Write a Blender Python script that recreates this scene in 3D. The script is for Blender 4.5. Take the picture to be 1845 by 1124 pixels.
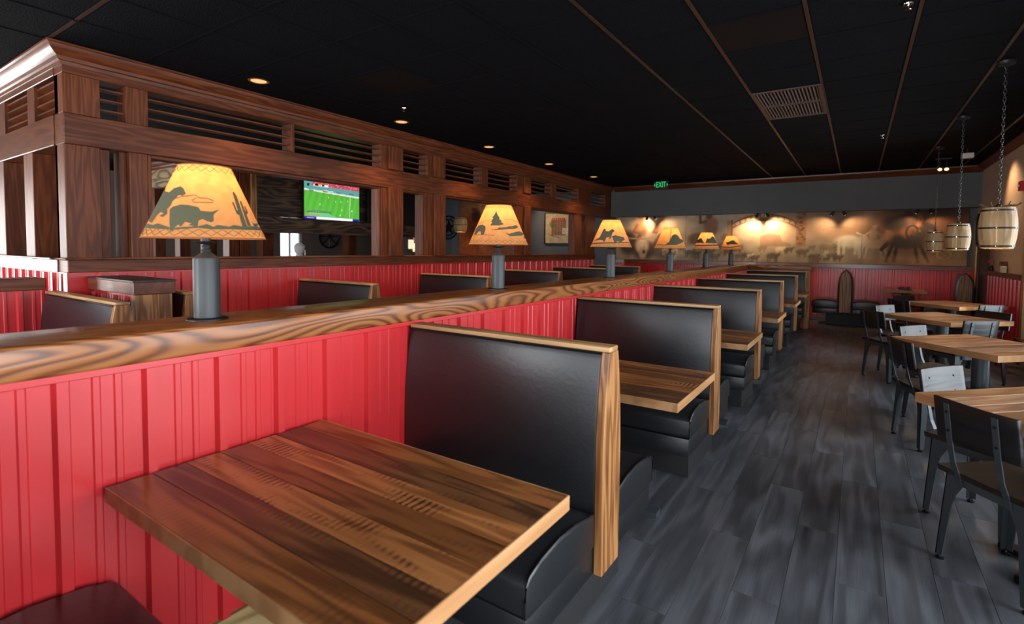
import bpy, bmesh, math, random
import numpy as np
from mathutils import Vector, Matrix
random.seed(7)
for o in list(bpy.data.objects):
    bpy.data.objects.remove(o)
S = bpy.context.scene
COL = S.collection
PI = math.pi

# ------------------------------------------------------------------ camera
CAM_H = 1.4467
yaw, pitch, roll = 0.5902, -0.0468, 0.0105
cam_d = bpy.data.cameras.new('camera')
cam = bpy.data.objects.new('camera', cam_d)
COL.objects.link(cam)
cam_d.sensor_width = 36.0
cam_d.lens = 927.72 * 36.0 / 1845.0
cam_d.shift_y = -(562.0 - 491.255) / 1845.0
cam_d.clip_start = 0.02
rx = Vector((math.cos(yaw), math.sin(yaw), 0))
hf = Vector((-math.sin(yaw), math.cos(yaw), 0))
fwd = hf * math.cos(pitch) + Vector((0, 0, math.sin(pitch)))
upv = -hf * math.sin(pitch) + Vector((0, 0, math.cos(pitch)))
right = rx * math.cos(roll) + upv * math.sin(roll)
up2 = -rx * math.sin(roll) + upv * math.cos(roll)
mw = Matrix((right, up2, -fwd)).transposed().to_4x4()
mw.translation = (0, 0, CAM_H)
cam.matrix_world = mw
cam_d.dof.use_dof = True
cam_d.dof.focus_distance = 3.4
cam_d.dof.aperture_fstop = 2.4
S.camera = cam

# ------------------------------------------------------------------ world, exposure
w = bpy.data.worlds.new('sky'); S.world = w
w.use_nodes = True
bg = w.node_tree.nodes['Background']
bg.inputs[0].default_value = (0.72, 0.86, 1.0, 1)
bg.inputs[1].default_value = 3.0
S.view_settings.view_transform = 'Standard'
S.view_settings.look = 'None'
S.view_settings.gamma = 1
S.view_settings.exposure = 0.0
S.view_settings.use_curve_mapping = False

# ------------------------------------------------------------------ daylight outside the windows
WR = [(7.45, 9.05), (5.4, 7.0), (3.35, 4.95), (1.3, 2.9), (-0.75, 0.85), (-2.8, -1.2)]   # right wall, Y spans
WB = [(-12.2, -10.4), (-9.8, -8.0), (-7.4, -5.6), (-4.4, -2.6), (-1.2, 0.9)]                # back wall, X spans
WL = [(-2.9, -1.25), (-0.95, 0.75), (1.05, 3.0)]                                               # left wall, Y spans
XR, YB, XL, YF, ZC = 1.80, -3.2, -13.2, 12.6, 3.01
def area(name, loc, rot, sx, sy, power, col):
    d = bpy.data.lights.new(name, 'AREA'); d.shape = 'RECTANGLE'; d.size = sx; d.size_y = sy
    d.energy = power; d.color = col
    o = bpy.data.objects.new(name, d); o.location = loc; o.rotation_euler = rot; COL.objects.link(o)
    return o
DAY = (0.90, 0.96, 1.0)
for i, (a, b) in enumerate(WR):
    area('daylight', (XR + 0.30, (a + b) / 2, 1.4), (0, PI / 2, 0), 1.9, b - a, [40, 42, 55, 75, 105, 100][i], DAY)
for a, b in WB:
    area('daylight', ((a + b) / 2, YB - 0.30, 1.4), (PI / 2, 0, 0), b - a, 1.9, 150 if a < -5 else (230 if a < -2 else 110), (0.95, 0.97, 1.0))

for a, b in WL:
    area('daylight', (XL - 0.30, (a + b) / 2, 1.45), (0, -PI / 2, 0), 2.0, b - a, 110, (1.0, 0.97, 0.90))

# ------------------------------------------------------------------ mesh helpers
class MB:
    def __init__(s): s.v = []; s.f = []
    def add(s, vs, fs):
        n = len(s.v); s.v += [tuple(p) for p in vs]; s.f += [tuple(i + n for i in f) for f in fs]; return s
    def box(s, x0, x1, y0, y1, z0, z1):
        return s.add([(x0,y0,z0),(x1,y0,z0),(x1,y1,z0),(x0,y1,z0),(x0,y0,z1),(x1,y0,z1),(x1,y1,z1),(x0,y1,z1)],
                     [(3,2,1,0),(4,5,6,7),(0,1,5,4),(1,2,6,5),(2,3,7,6),(3,0,4,7)])
    def prism(s, pts, axis, a, b):
        def P(p, t):
            return (t, p[0], p[1]) if axis == 'x' else (p[0], t, p[1]) if axis == 'y' else (p[0], p[1], t)
        n = len(pts)
        vs = [P(p, a) for p in pts] + [P(p, b) for p in pts]
        fs = [tuple(range(n)), tuple(range(2*n-1, n-1, -1))] + [(i, (i+1) % n, n+(i+1) % n, n+i) for i in range(n)]
        return s.add(vs, fs)
    def lathe(s, prof, n=24, c=(0,0,0)):
        vs = []; fs = []
        for r, z in prof:
            for k in range(n):
                t = 2*PI*k/n; vs.append((c[0]+r*math.cos(t), c[1]+r*math.sin(t), c[2]+z))
        m = len(prof)
        for i in range(m-1):
            for k in range(n):
                fs.append((i*n+k, i*n+(k+1) % n, (i+1)*n+(k+1) % n, (i+1)*n+k))
        fs.append(tuple(range(n-1, -1, -1))); fs.append(tuple((m-1)*n+k for k in range(n)))
        return s.add(vs, fs)
    def tube(s, path, r, n=6, closed=False):
        path = [Vector(p) for p in path]; m = len(path); vs = []; fs = []
        for i, p in enumerate(path):
            if closed: t = path[(i+1) % m] - path[i-1]
            else: t = path[min(i+1, m-1)] - path[max(i-1, 0)]
            t.normalize()
            a = t.cross(Vector((0,0,1)))
            if a.length < 1e-3: a = t.cross(Vector((1,0,0)))
            a.normalize(); b = t.cross(a)
            for k in range(n):
                q = 2*PI*k/n; vs.append(p + (a*math.cos(q) + b*math.sin(q))*r)
        for i in range(m if closed else m-1):
            j = (i+1) % m
            for k in range(n): fs.append((i*n+k, i*n+(k+1) % n, j*n+(k+1) % n, j*n+k))
        if not closed: fs.append(tuple(range(n-1,-1,-1))); fs.append(tuple((m-1)*n+k for k in range(n)))
        return s.add(vs, fs)
    def mesh(s, name, mat, bevel=0, seg=1, smooth=False, ang=35):
        bm = bmesh.new()
        bv = [bm.verts.new(p) for p in s.v]
        for f in s.f:
            try: bm.faces.new([bv[i] for i in f])
            except ValueError: pass
        bmesh.ops.recalc_face_normals(bm, faces=bm.faces)
        if bevel:
            es = [e for e in bm.edges if len(e.link_faces) == 2 and e.calc_face_angle(0) > math.radians(30)]
            bmesh.ops.bevel(bm, geom=es, offset=bevel, segments=seg, profile=0.5, affect='EDGES', clamp_overlap=True)
        me = bpy.data.meshes.new(name); bm.to_mesh(me); bm.free()
        me.materials.append(mat)
        if smooth:
            me.polygons.foreach_set('use_smooth', [True]*len(me.polygons))
            me.set_sharp_from_angle(angle=math.radians(ang))
        return me
    def obj(s, name, mat, parent=None, loc=(0,0,0), rot=(0,0,0), **k):
        return link(name, s.mesh(name, mat, **k), parent, loc, rot)
def link(name, me, parent=None, loc=(0,0,0), rot=(0,0,0)):
    o = bpy.data.objects.new(name, me); COL.objects.link(o)
    o.location = loc; o.rotation_euler = rot
    if parent: o.parent = parent
    return o
def tag(o, label, cat=None, group=None, kind=None):
    o['label'] = label
    if cat: o['category'] = cat
    if group: o['group'] = group
    if kind: o['kind'] = kind
    return o
def thing(name, label, cat, loc=(0,0,0), rz=0, group=None, kind=None):
    o = bpy.data.objects.new(name, None); COL.objects.link(o); o.empty_display_size = 0.1
    o.location = loc; o.rotation_euler = (0,0,rz)
    return tag(o, label, cat, group, kind)
def clone(root, loc, rz, label, group=None):
    r = root.copy(); COL.objects.link(r); r.location = loc; r.rotation_euler = (0,0,rz); r['label'] = label
    if group: r['group'] = group
    for ch in list(root.children):
        c = ch.copy(); COL.objects.link(c); c.parent = r
        for g in list(ch.children):
            d = g.copy(); COL.objects.link(d); d.parent = c
    return r
def text_mesh(txt, size, depth, mat, name):
    cu = bpy.data.curves.new('t', 'FONT'); cu.body = txt; cu.size = size; cu.extrude = depth
    cu.align_x = 'CENTER'; cu.align_y = 'CENTER'; cu.resolution_u = 3
    t = bpy.data.objects.new('t', cu); COL.objects.link(t)
    bpy.context.view_layer.update()
    me = bpy.data.meshes.new_from_object(t.evaluated_get(bpy.context.evaluated_depsgraph_get()))
    bpy.data.objects.remove(t); me.name = name; me.materials.clear(); me.materials.append(mat)
    return me

# ------------------------------------------------------------------ materials
def new_mat(name):
    m = bpy.data.materials.new(name); m.use_nodes = True
    nt = m.node_tree; return m, nt, nt.nodes['Principled BSDF']
def N(nt, typ, **k):
    n = nt.nodes.new(typ)
    for a, b in k.items():
        if a.startswith('i'):
            n.inputs[int(a[1:])].default_value = b
        else: setattr(n, a, b)
    return n
def L(nt, a, b): nt.links.new(a, b)
def ramp(nt, cols, pos=None):
    r = nt.nodes.new('ShaderNodeValToRGB'); e = r.color_ramp.elements
    while len(e) < len(cols): e.new(0.5)
    for i, c in enumerate(cols):
        e[i].position = pos[i] if pos else i / (len(cols) - 1); e[i].color = (*c, 1)
    return r
def plain(name, col, rough=0.5, metal=0.0, bump=0, bscale=200, coat=0, spec=0.5, var=0):
    m, nt, b = new_mat(name)
    b.inputs['Base Color'].default_value = (*col, 1); b.inputs['Roughness'].default_value = rough
    b.inputs['Metallic'].default_value = metal; b.inputs['Coat Weight'].default_value = coat
    b.inputs['Specular IOR Level'].default_value = spec
    tc = N(nt, 'ShaderNodeTexCoord')
    if bump:
        n = N(nt, 'ShaderNodeTexNoise'); n.inputs['Scale'].default_value = bscale; n.inputs['Detail'].default_value = 3
        L(nt, tc.outputs['Object'], n.inputs['Vector'])
        bp = N(nt, 'ShaderNodeBump'); bp.inputs['Strength'].default_value = bump; bp.inputs['Distance'].default_value = 0.01
        L(nt, n.outputs[0], bp.inputs['Height']); L(nt, bp.outputs[0], b.inputs['Normal'])
    if var:
        n2 = N(nt, 'ShaderNodeTexNoise'); n2.inputs['Scale'].default_value = 3; n2.inputs['Detail'].default_value = 4
        L(nt, tc.outputs['Object'], n2.inputs['Vector'])
        r = ramp(nt, [tuple(c*(1-var) for c in col), tuple(min(1, c*(1+var)) for c in col)], [0.3, 0.7])
        L(nt, n2.outputs[0], r.inputs[0]); L(nt, r.outputs[0], b.inputs['Base Color'])
    return m
def emit(name, col, strength):
    m, nt, b = new_mat(name)
    b.inputs['Base Color'].default_value = (*col, 1)
    b.inputs['Emission Color'].default_value = (*col, 1); b.inputs['Emission Strength'].default_value = strength
    return m
def wood(name, cols, axis='x', ring=5.0, scale=1.6, stretch=8.0, rough=0.4, var=0.3, coat=0.0, pos=None, saw=0, fine=0.35, bump=0.15, blotch=0.3, spec=0.5, det=1.5):
    m, nt, b = new_mat(name)
    tc = N(nt, 'ShaderNodeTexCoord'); oi = N(nt, 'ShaderNodeObjectInfo')
    mu = N(nt, 'ShaderNodeMath', operation='MULTIPLY', i1=61.7); L(nt, oi.outputs['Random'], mu.inputs[0])
    add = N(nt, 'ShaderNodeVectorMath', operation='ADD'); L(nt, tc.outputs['Object'], add.inputs[0]); L(nt, mu.outputs[0], add.inputs[1])
    ax = 'xyz'.index(axis)
    def mapped(along, across):
        mp = N(nt, 'ShaderNodeMapping'); s = [across]*3; s[ax] = along
        mp.inputs['Scale'].default_value = s; L(nt, add.outputs[0], mp.inputs['Vector']); return mp
    n1 = N(nt, 'ShaderNodeTexNoise'); n1.inputs['Scale'].default_value = scale; n1.inputs['Detail'].default_value = det; n1.inputs['Roughness'].default_value = 0.45
    L(nt, mapped(1.0, stretch).outputs[0], n1.inputs['Vector'])
    k = N(nt, 'ShaderNodeMath', operation='MULTIPLY', i1=ring*6.28); L(nt, n1.outputs[0], k.inputs[0])
    sn = N(nt, 'ShaderNodeMath', operation='SINE'); L(nt, k.outputs[0], sn.inputs[0])
    h = N(nt, 'ShaderNodeMath', operation='MULTIPLY_ADD', i1=0.5, i2=0.5); L(nt, sn.outputs[0], h.inputs[0])
    n2 = N(nt, 'ShaderNodeTexNoise'); n2.inputs['Scale'].default_value = 3.0; n2.inputs['Detail'].default_value = 3
    L(nt, mapped(1.5, 55.0).outputs[0], n2.inputs['Vector'])
    mx = N(nt, 'ShaderNodeMix'); mx.inputs[0].default_value = fine
    L(nt, h.outputs[0], mx.inputs[2]); L(nt, n2.outputs[0], mx.inputs[3])
    n3 = N(nt, 'ShaderNodeTexNoise'); n3.inputs['Scale'].default_value = 2.2; n3.inputs['Detail'].default_value = 2
    L(nt, mapped(1.0, 2.5).outputs[0], n3.inputs['Vector'])
    mx2 = N(nt, 'ShaderNodeMix'); mx2.inputs[0].default_value = blotch
    L(nt, mx.outputs[0], mx2.inputs[2]); L(nt, n3.outputs[0], mx2.inputs[3])
    r = ramp(nt, cols, pos); L(nt, mx2.outputs[0], r.inputs[0])
    col = r.outputs[0]
    if saw:
        wv = N(nt, 'ShaderNodeTexWave', wave_type='BANDS', bands_direction='XYZ'[ax]); wv.inputs['Scale'].default_value = 14
        wv.inputs['Distortion'].default_value = 1.5; wv.inputs['Detail'].default_value = 2; wv.inputs['Detail Scale'].default_value = 2
        L(nt, add.outputs[0], wv.inputs['Vector'])
        n4 = N(nt, 'ShaderNodeTexNoise'); n4.inputs['Scale'].default_value = 4.5; n4.inputs['Detail'].default_value = 3
        L(nt, mapped(1.0, 4.0).outputs[0], n4.inputs['Vector'])
        rr = ramp(nt, [(0,0,0),(1,1,1)], [0.50, 0.66]); L(nt, n4.outputs[0], rr.inputs[0])
        wr = ramp(nt, [(1,1,1),(0,0,0)], [0.25, 0.6]); L(nt, wv.outputs[0], wr.inputs[0])
        pm = N(nt, 'ShaderNodeMath', operation='MULTIPLY'); L(nt, rr.outputs[0], pm.inputs[0]); L(nt, wr.outputs[0], pm.inputs[1])
        pm2 = N(nt, 'ShaderNodeMath', operation='MULTIPLY', i1=saw); L(nt, pm.outputs[0], pm2.inputs[0])
        cm = N(nt, 'ShaderNodeMix', data_type='RGBA'); L(nt, pm2.outputs[0], cm.inputs[0]); L(nt, col, cm.inputs[6])
        cm.inputs[7].default_value = (0.035, 0.018, 0.010, 1); col = cm.outputs[2]
    hs = N(nt, 'ShaderNodeHueSaturation'); L(nt, col, hs.inputs['Color'])
    vv = N(nt, 'ShaderNodeMath', operation='MULTIPLY_ADD', i1=2*var, i2=1-var); 
    fr = N(nt, 'ShaderNodeMath', operation='FRACT'); fm = N(nt, 'ShaderNodeMath', operation='MULTIPLY', i1=17.3)
    L(nt, oi.outputs['Random'], fm.inputs[0]); L(nt, fm.outputs[0], fr.inputs[0]); L(nt, fr.outputs[0], vv.inputs[0])
    L(nt, vv.outputs[0], hs.inputs['Value'])
    L(nt, hs.outputs[0], b.inputs['Base Color'])
    b.inputs['Specular IOR Level'].default_value = spec
    b.inputs['Roughness'].default_value = rough; b.inputs['Coat Weight'].default_value = coat; b.inputs['Coat Roughness'].default_value = 0.12
    if bump:
        bp = N(nt, 'ShaderNodeBump'); bp.inputs['Strength'].default_value = bump; bp.inputs['Distance'].default_value = 0.004
        L(nt, mx.outputs[0], bp.inputs['Height']); L(nt, bp.outputs[0], b.inputs['Normal'])
    return m
def paint_mat(name, rough=0.6, emission=0):
    m, nt, b = new_mat(name)
    a = N(nt, 'ShaderNodeVertexColor'); a.layer_name = 'paint'
    L(nt, a.outputs[0], b.inputs['Base Color']); b.inputs['Roughness'].default_value = rough
    if emission:
        L(nt, a.outputs[0], b.inputs['Emission Color']); b.inputs['Emission Strength'].default_value = emission
        b.inputs['Base Color'].default_value = (0,0,0,1)
    return m
def painted(name, img, W, H, mat, parent=None, loc=(0,0,0), rot=(0,0,0)):
    """flat printed sheet W x H in local XZ facing -Y; img rows bottom to top (nz, nx, 3) in sRGB 0..1"""
    nz, nx, _ = img.shape
    xs = np.linspace(-W/2, W/2, nx); zs = np.linspace(0, H, nz)
    gx, gz = np.meshgrid(xs, zs)
    vs = np.stack([gx.ravel(), np.zeros(nx*nz), gz.ravel()], 1)
    i = np.arange(nz-1)[:,None]*nx + np.arange(nx-1)[None,:]
    fs = np.stack([i, i+1, i+nx+1, i+nx], -1).reshape(-1,4)
    me = bpy.data.meshes.new(name); me.from_pydata(vs.tolist(), [], fs.tolist())
    at = me.color_attributes.new('paint', 'FLOAT_COLOR', 'POINT')
    c = np.clip(img.reshape(-1,3), 0, 1)
    lin = np.where(c <= 0.04045, c/12.92, ((c+0.055)/1.055)**2.4)
    at.data.foreach_set('color', np.concatenate([lin, np.ones((len(lin),1))], 1).astype(np.float32).ravel())
    me.materials.append(mat)
    return link(name, me, parent, loc, rot)

m_part = wood('stained_oak', [(0.030,0.006,0.002),(0.115,0.028,0.008),(0.215,0.062,0.019)], axis='z', ring=5, scale=1.2, stretch=12, rough=0.45, var=0.12, fine=0.5, spec=0.28)
m_partx = wood('stained_oak_beam', [(0.030,0.006,0.002),(0.115,0.028,0.008),(0.215,0.062,0.019)], axis='y', ring=5, scale=1.2, stretch=12, rough=0.42, var=0.1, fine=0.5, spec=0.32)
m_partxx = wood('stained_oak_rail', [(0.030,0.006,0.002),(0.115,0.028,0.008),(0.215,0.062,0.019)], axis='x', ring=3, rough=0.33, var=0.1, coat=0.3, fine=0.6)
m_cap = wood('glossy_cap_oak', [(0.055,0.014,0.005),(0.21,0.066,0.018),(0.32,0.112,0.032),(0.38,0.142,0.043)], axis='y', ring=15, scale=1.2, stretch=8, rough=0.30, var=0.05, coat=0.12, spec=0.35, fine=0.2, blotch=0.25, pos=[0.10,0.32,0.60,1.0], det=0.6)
m_capx = wood('glossy_cap_oak_cross', [(0.055,0.014,0.005),(0.21,0.066,0.018),(0.32,0.112,0.032),(0.38,0.142,0.043)], axis='x', ring=15, scale=1.2, stretch=8, rough=0.30, var=0.05, coat=0.12, spec=0.35, fine=0.2, blotch=0.25, pos=[0.10,0.32,0.60,1.0], det=0.6)
m_pale = wood('pale_streaked_pine', [(0.030,0.011,0.004),(0.23,0.088,0.025),(0.42,0.185,0.060),(0.55,0.28,0.10)], axis='z', ring=4.5, scale=1.3, stretch=14, rough=0.42, var=0.12, fine=0.3, pos=[0.08,0.34,0.6,1.0], blotch=0.4)
m_palex = wood('pale_streaked_pine_rail', [(0.07,0.03,0.012),(0.38,0.20,0.08),(0.55,0.32,0.14),(0.62,0.38,0.18)], axis='x', ring=2.4, scale=1.2, stretch=9, rough=0.4, var=0.08, fine=0.3, pos=[0.06,0.3,0.6,1.0])
m_paley = wood('pale_pine_baseboard', [(0.05,0.03,0.012),(0.42,0.27,0.11),(0.58,0.40,0.2)], axis='y', ring=7, scale=0.9, stretch=6, rough=0.45, var=0.08, pos=[0.1,0.4,1.0])
m_table = wood('reclaimed_orange_plank', [(0.06,0.019,0.006),(0.25,0.086,0.024),(0.43,0.155,0.045),(0.54,0.215,0.068)], axis='x', ring=4.5, scale=1.5, stretch=9, rough=0.34, var=0.15, coat=0.1, fine=0.42, blotch=0.45, pos=[0.15,0.38,0.62,0.9], saw=0.25)
m_table2 = wood('reclaimed_sawn_plank', [(0.07,0.024,0.008),(0.29,0.102,0.030),(0.48,0.185,0.058),(0.60,0.255,0.09)], axis='x', ring=4.5, scale=1.5, stretch=9, rough=0.34, var=0.15, coat=0.1, fine=0.42, blotch=0.45, pos=[0.15,0.38,0.62,0.9], saw=0.95)
m_table3 = wood('reclaimed_dark_plank', [(0.018,0.008,0.004),(0.085,0.035,0.015),(0.17,0.069,0.026),(0.28,0.112,0.037)], axis='x', ring=4.5, scale=1.5, stretch=9, rough=0.34, var=0.15, coat=0.1, fine=0.42, blotch=0.45, pos=[0.15,0.38,0.62,0.9], saw=0.7)
m_table4 = wood('reclaimed_brown_plank', [(0.034,0.012,0.004),(0.155,0.054,0.017),(0.29,0.103,0.031),(0.40,0.155,0.048)], axis='x', ring=4.5, scale=1.5, stretch=9, rough=0.34, var=0.15, coat=0.1, fine=0.42, blotch=0.45, pos=[0.15,0.38,0.62,0.9], saw=0.3)
m_edge = wood('sawn_edge', [(0.30,0.13,0.05),(0.48,0.24,0.10),(0.58,0.32,0.15)], axis='y', ring=2, rough=0.4, var=0.25)
m_dtable = wood('warm_table_plank', [(0.17,0.062,0.022),(0.38,0.155,0.053),(0.53,0.25,0.10),(0.62,0.35,0.17)], axis='x', ring=4.5, scale=1.4, stretch=9, rough=0.36, var=0.2, coat=0.1, fine=0.42, blotch=0.4, pos=[0.15,0.38,0.62,0.9], saw=0.15)
m_dtable2 = wood('umber_table_plank', [(0.09,0.035,0.014),(0.23,0.092,0.034),(0.36,0.155,0.060),(0.48,0.235,0.10)], axis='x', ring=4.5, scale=1.4, stretch=9, rough=0.36, var=0.2, coat=0.1, fine=0.42, blotch=0.4, pos=[0.15,0.38,0.62,0.9], saw=0.35)
m_dtable3 = wood('pinkish_table_plank', [(0.24,0.10,0.05),(0.46,0.22,0.11),(0.60,0.33,0.19),(0.68,0.43,0.28)], axis='x', ring=4.5, scale=1.4, stretch=9, rough=0.36, var=0.2, coat=0.1, fine=0.42, blotch=0.4, pos=[0.15,0.38,0.62,0.9], saw=0.1)
m_floor = wood('grey_plank', [(0.028,0.029,0.034),(0.092,0.096,0.108),(0.21,0.22,0.245)], axis='y', ring=4.0, scale=0.9, stretch=9, rough=0.34, var=0.2, fine=0.55, bump=0.08, blotch=0.55, pos=[0.2,0.5,0.85])
m_sub = plain('dark_underlay', (0.02,0.02,0.022), 0.6)
m_black = wood('black_stained_wood', [(0.006,0.0055,0.005),(0.012,0.011,0.011),(0.020,0.018,0.017)], axis='x', ring=4, rough=0.38, var=0.15, fine=0.5, bump=0.25)
m_seatw = wood('dark_walnut_seat', [(0.008,0.005,0.004),(0.022,0.014,0.010),(0.038,0.026,0.019)], axis='y', ring=4, rough=0.5, var=0.15, fine=0.5, spec=0.3)
m_char = wood('charred_plank', [(0.010,0.006,0.004),(0.06,0.032,0.016),(0.17,0.10,0.055)], axis='y', ring=6, scale=1.1, stretch=6, rough=0.5, var=0.3, pos=[0.15,0.5,1.0], fine=0.25)
m_charx = wood('burnt_grain_board', [(0.03,0.018,0.010),(0.28,0.18,0.09),(0.45,0.31,0.17)], axis='x', ring=6, scale=1.0, stretch=6, rough=0.5, var=0.1, pos=[0.2,0.5,1.0])
m_vinyl = plain('black_vinyl', (0.010,0.011,0.013), 0.37, bump=0.07, bscale=60, spec=0.8)
m_pipe = plain('black_piping', (0.010,0.010,0.011), 0.25)
m_plinth = plain('charcoal_laminate', (0.022,0.022,0.024), 0.55, bump=0.25, bscale=180)
m_red = plain('red_enamel_metal', (0.56,0.026,0.030), 0.27, spec=0.6)
m_steel = plain('gunmetal_paint', (0.065,0.078,0.088), 0.42, metal=0.35)
m_lampm = plain('brushed_gunmetal', (0.034,0.039,0.041), 0.46, metal=0.2)
m_dark = plain('black_metal', (0.012,0.012,0.013), 0.4, metal=0.4)
m_chain = plain('chain_steel', (0.12,0.12,0.125), 0.3, metal=0.9)
m_tile = plain('black_ceiling_tile', (0.0052,0.0052,0.0062), 0.9, bump=0.9, bscale=70, spec=0.06)
m_tiler = plain('maroon_ceiling_panel', (0.007,0.0035,0.003), 0.8, spec=0.1)
m_grid_lit = plain('lit_ceiling_grid', (0.034,0.015,0.008), 0.45)  # lighter brown, painted highlight for the grid bars that catch light
m_grey = plain('slate_wall_paint', (0.105,0.108,0.105), 0.8, var=0.06)
m_greyd = plain('bluegrey_wall_paint', (0.10,0.115,0.145), 0.8, var=0.06)
m_tan = plain('tan_wall_paint', (0.46,0.32,0.21), 0.75, var=0.06)
m_white = plain('white_plaster', (0.55,0.54,0.52), 0.8)
m_umber = plain('umber_wall_paint', (0.16,0.12,0.10), 0.8, var=0.06)
m_ink = plain('silhouette_paint', (0.085,0.078,0.040), 0.8)
m_lace = plain('leather_lacing', (0.30,0.10,0.03), 0.6)
m_oakb = wood('barrel_stave', [(0.22,0.12,0.05),(0.47,0.29,0.13),(0.60,0.42,0.22)], axis='z', ring=3, scale=2, stretch=9, rough=0.5, var=0.15)
m_bone = plain('antler_bone', (0.13,0.075,0.035), 0.5)
m_glow = emit('warm_lamp_glow', (1.0,0.55,0.22), 6.0)
m_can = emit('recessed_bulb', (1.0,0.50,0.20), 1.0)
m_canr = plain('copper_reflector', (0.55,0.26,0.11), 0.35, metal=0.8)
m_exit = emit('exit_green', (0.02,0.55,0.12), 0.9)
m_silver = plain('polished_silver', (0.75,0.75,0.76), 0.15, metal=1)
m_pitch = paint_mat('tv_picture', 0.4, 1.0)
m_print = paint_mat('printed_mural', 0.75)
m_lit = emit('lit_pane', (1.0,0.86,0.55), 0.9)
# parchment shade lets lamp light through
m_shade, _nt, _b = new_mat('parchment_shade')
_nt.nodes.remove(_b)
_d = N(_nt, 'ShaderNodeBsdfDiffuse'); _d.inputs[0].default_value = (0.72,0.42,0.17,1)
_t = N(_nt, 'ShaderNodeBsdfTranslucent')
_n = N(_nt, 'ShaderNodeTexNoise'); _n.inputs['Scale'].default_value = 28; _n.inputs['Detail'].default_value = 4
_r = ramp(_nt, [(0.80,0.29,0.065),(0.94,0.41,0.115)], [0.35,0.65])
_tc = N(_nt, 'ShaderNodeTexCoord'); L(_nt, _tc.outputs['Object'], _n.inputs['Vector']); L(_nt, _n.outputs[0], _r.inputs[0]); L(_nt, _r.outputs[0], _t.inputs[0])
_m = N(_nt, 'ShaderNodeMixShader'); _m.inputs[0].default_value = 0.6
L(_nt, _d.outputs[0], _m.inputs[1]); L(_nt, _t.outputs[0], _m.inputs[2]); L(_nt, _m.outputs[0], _nt.nodes['Material Output'].inputs[0])
# clear glass that daylight passes
m_glass, _nt, _b = new_mat('window_glass')
_nt.nodes.remove(_b)
_tr = N(_nt, 'ShaderNodeBsdfTransparent'); _gl = N(_nt, 'ShaderNodeBsdfGlossy'); _gl.inputs['Roughness'].default_value = 0.02
_fr = N(_nt, 'ShaderNodeFresnel'); _fr.inputs[0].default_value = 1.3
_m = N(_nt, 'ShaderNodeMixShader'); L(_nt, _fr.outputs[0], _m.inputs[0]); L(_nt, _tr.outputs[0], _m.inputs[1]); L(_nt, _gl.outputs[0], _m.inputs[2])
L(_nt, _m.outputs[0], _nt.nodes['Material Output'].inputs[0])
# ------------------------------------------------------------------ the room shell
GX, GY, T = -3.99, 2.569, 0.61
fl = tag(MB().box(XL, XR, YB, YF, -0.06, -0.004).obj('floor', m_sub), 'dark grey wood-look plank floor running down the aisle', 'floor', kind='structure')
MB().box(XL, -0.95, YB, YF, -0.004, 0).obj('plank_field', m_floor, fl)
MB().box(-0.95, XR, YB, 0.0, -0.004, 0).obj('plank_field', m_floor, fl)
PW, PL = 0.1835, 1.22
base_pl = MB().box(-PW/2+0.0008, PW/2-0.0008, -PL/2+0.0008, PL/2-0.0008, -0.004, 0).mesh('plank', m_floor, bevel=0.0006)
for i in range(15):
    x = -0.95 + PW*(i+0.5)
    off = (i*0.37 % 1.0)*PL
    y = 0.0 - off
    while y < YF:
        a, b = max(y, 0.0), min(y+PL, YF)
        if b-a > 0.05:
            if b-a > PL-1e-6: link('plank', base_pl, fl, (x, (a+b)/2, 0))
            else: MB().box(-PW/2+0.0008, PW/2-0.0008, -(b-a)/2+0.0008, (b-a)/2-0.0008, -0.004, 0).obj('plank', m_floor, fl, (x, (a+b)/2, 0))
        y += PL

ce = tag(MB().box(XL, XR, YB, YF, ZC+0.02, ZC+0.08).obj('ceiling', m_tile), 'black drop ceiling of square acoustic tiles', 'ceiling', kind='structure')
X0t = GX-2*T; Y0t = GY-3*T
MB().box(XL, X0t, YB, YF, ZC+0.003, ZC+0.02).box(X0t, XR, YB, Y0t, ZC+0.003, ZC+0.02).obj('tile_field', m_tile, ce)
tile_me = {}
for i in range(12):
    for j in range(20):
        if i == 7 and j in (8, 9): continue
        x0, x1 = X0t+i*T+0.012, min(X0t+(i+1)*T, XR)-0.012
        y0, y1 = Y0t+j*T+0.012, min(Y0t+(j+1)*T, YF)-0.012
        if x1-x0 < 0.05 or y1-y0 < 0.05: continue
        mt = m_tiler if (i, j) in ((2, 4), (7, 5)) else m_tile
        key = (round(x1-x0, 3), round(y1-y0, 3), mt.name)
        if key not in tile_me:
            a, b = (x1-x0)/2, (y1-y0)/2
            tile_me[key] = MB().box(-a, a, -b, b, 0, 0.012).mesh('ceiling_tile', mt, bevel=0.004)
        link('ceiling_tile', tile_me[key], ce, ((x0+x1)/2, (y0+y1)/2, ZC+0.001))
for i in range(12):
    x = X0t+i*T
    MB().box(x-0.012, x+0.012, Y0t, YF, ZC-0.004, ZC+0.016).obj('grid_bar', m_grid_lit if i > 5 else m_tile, ce)  # highlight on the right-hand bars put in by colour, others stay tile black
for j in range(20):
    y = Y0t+j*T
    MB().box(X0t, XR, y-0.012, y+0.012, ZC-0.002, ZC+0.016).obj('grid_bar', m_grid_lit if j == 1 else m_tile, ce)  # one bar coloured as if window light falls on it

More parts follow.
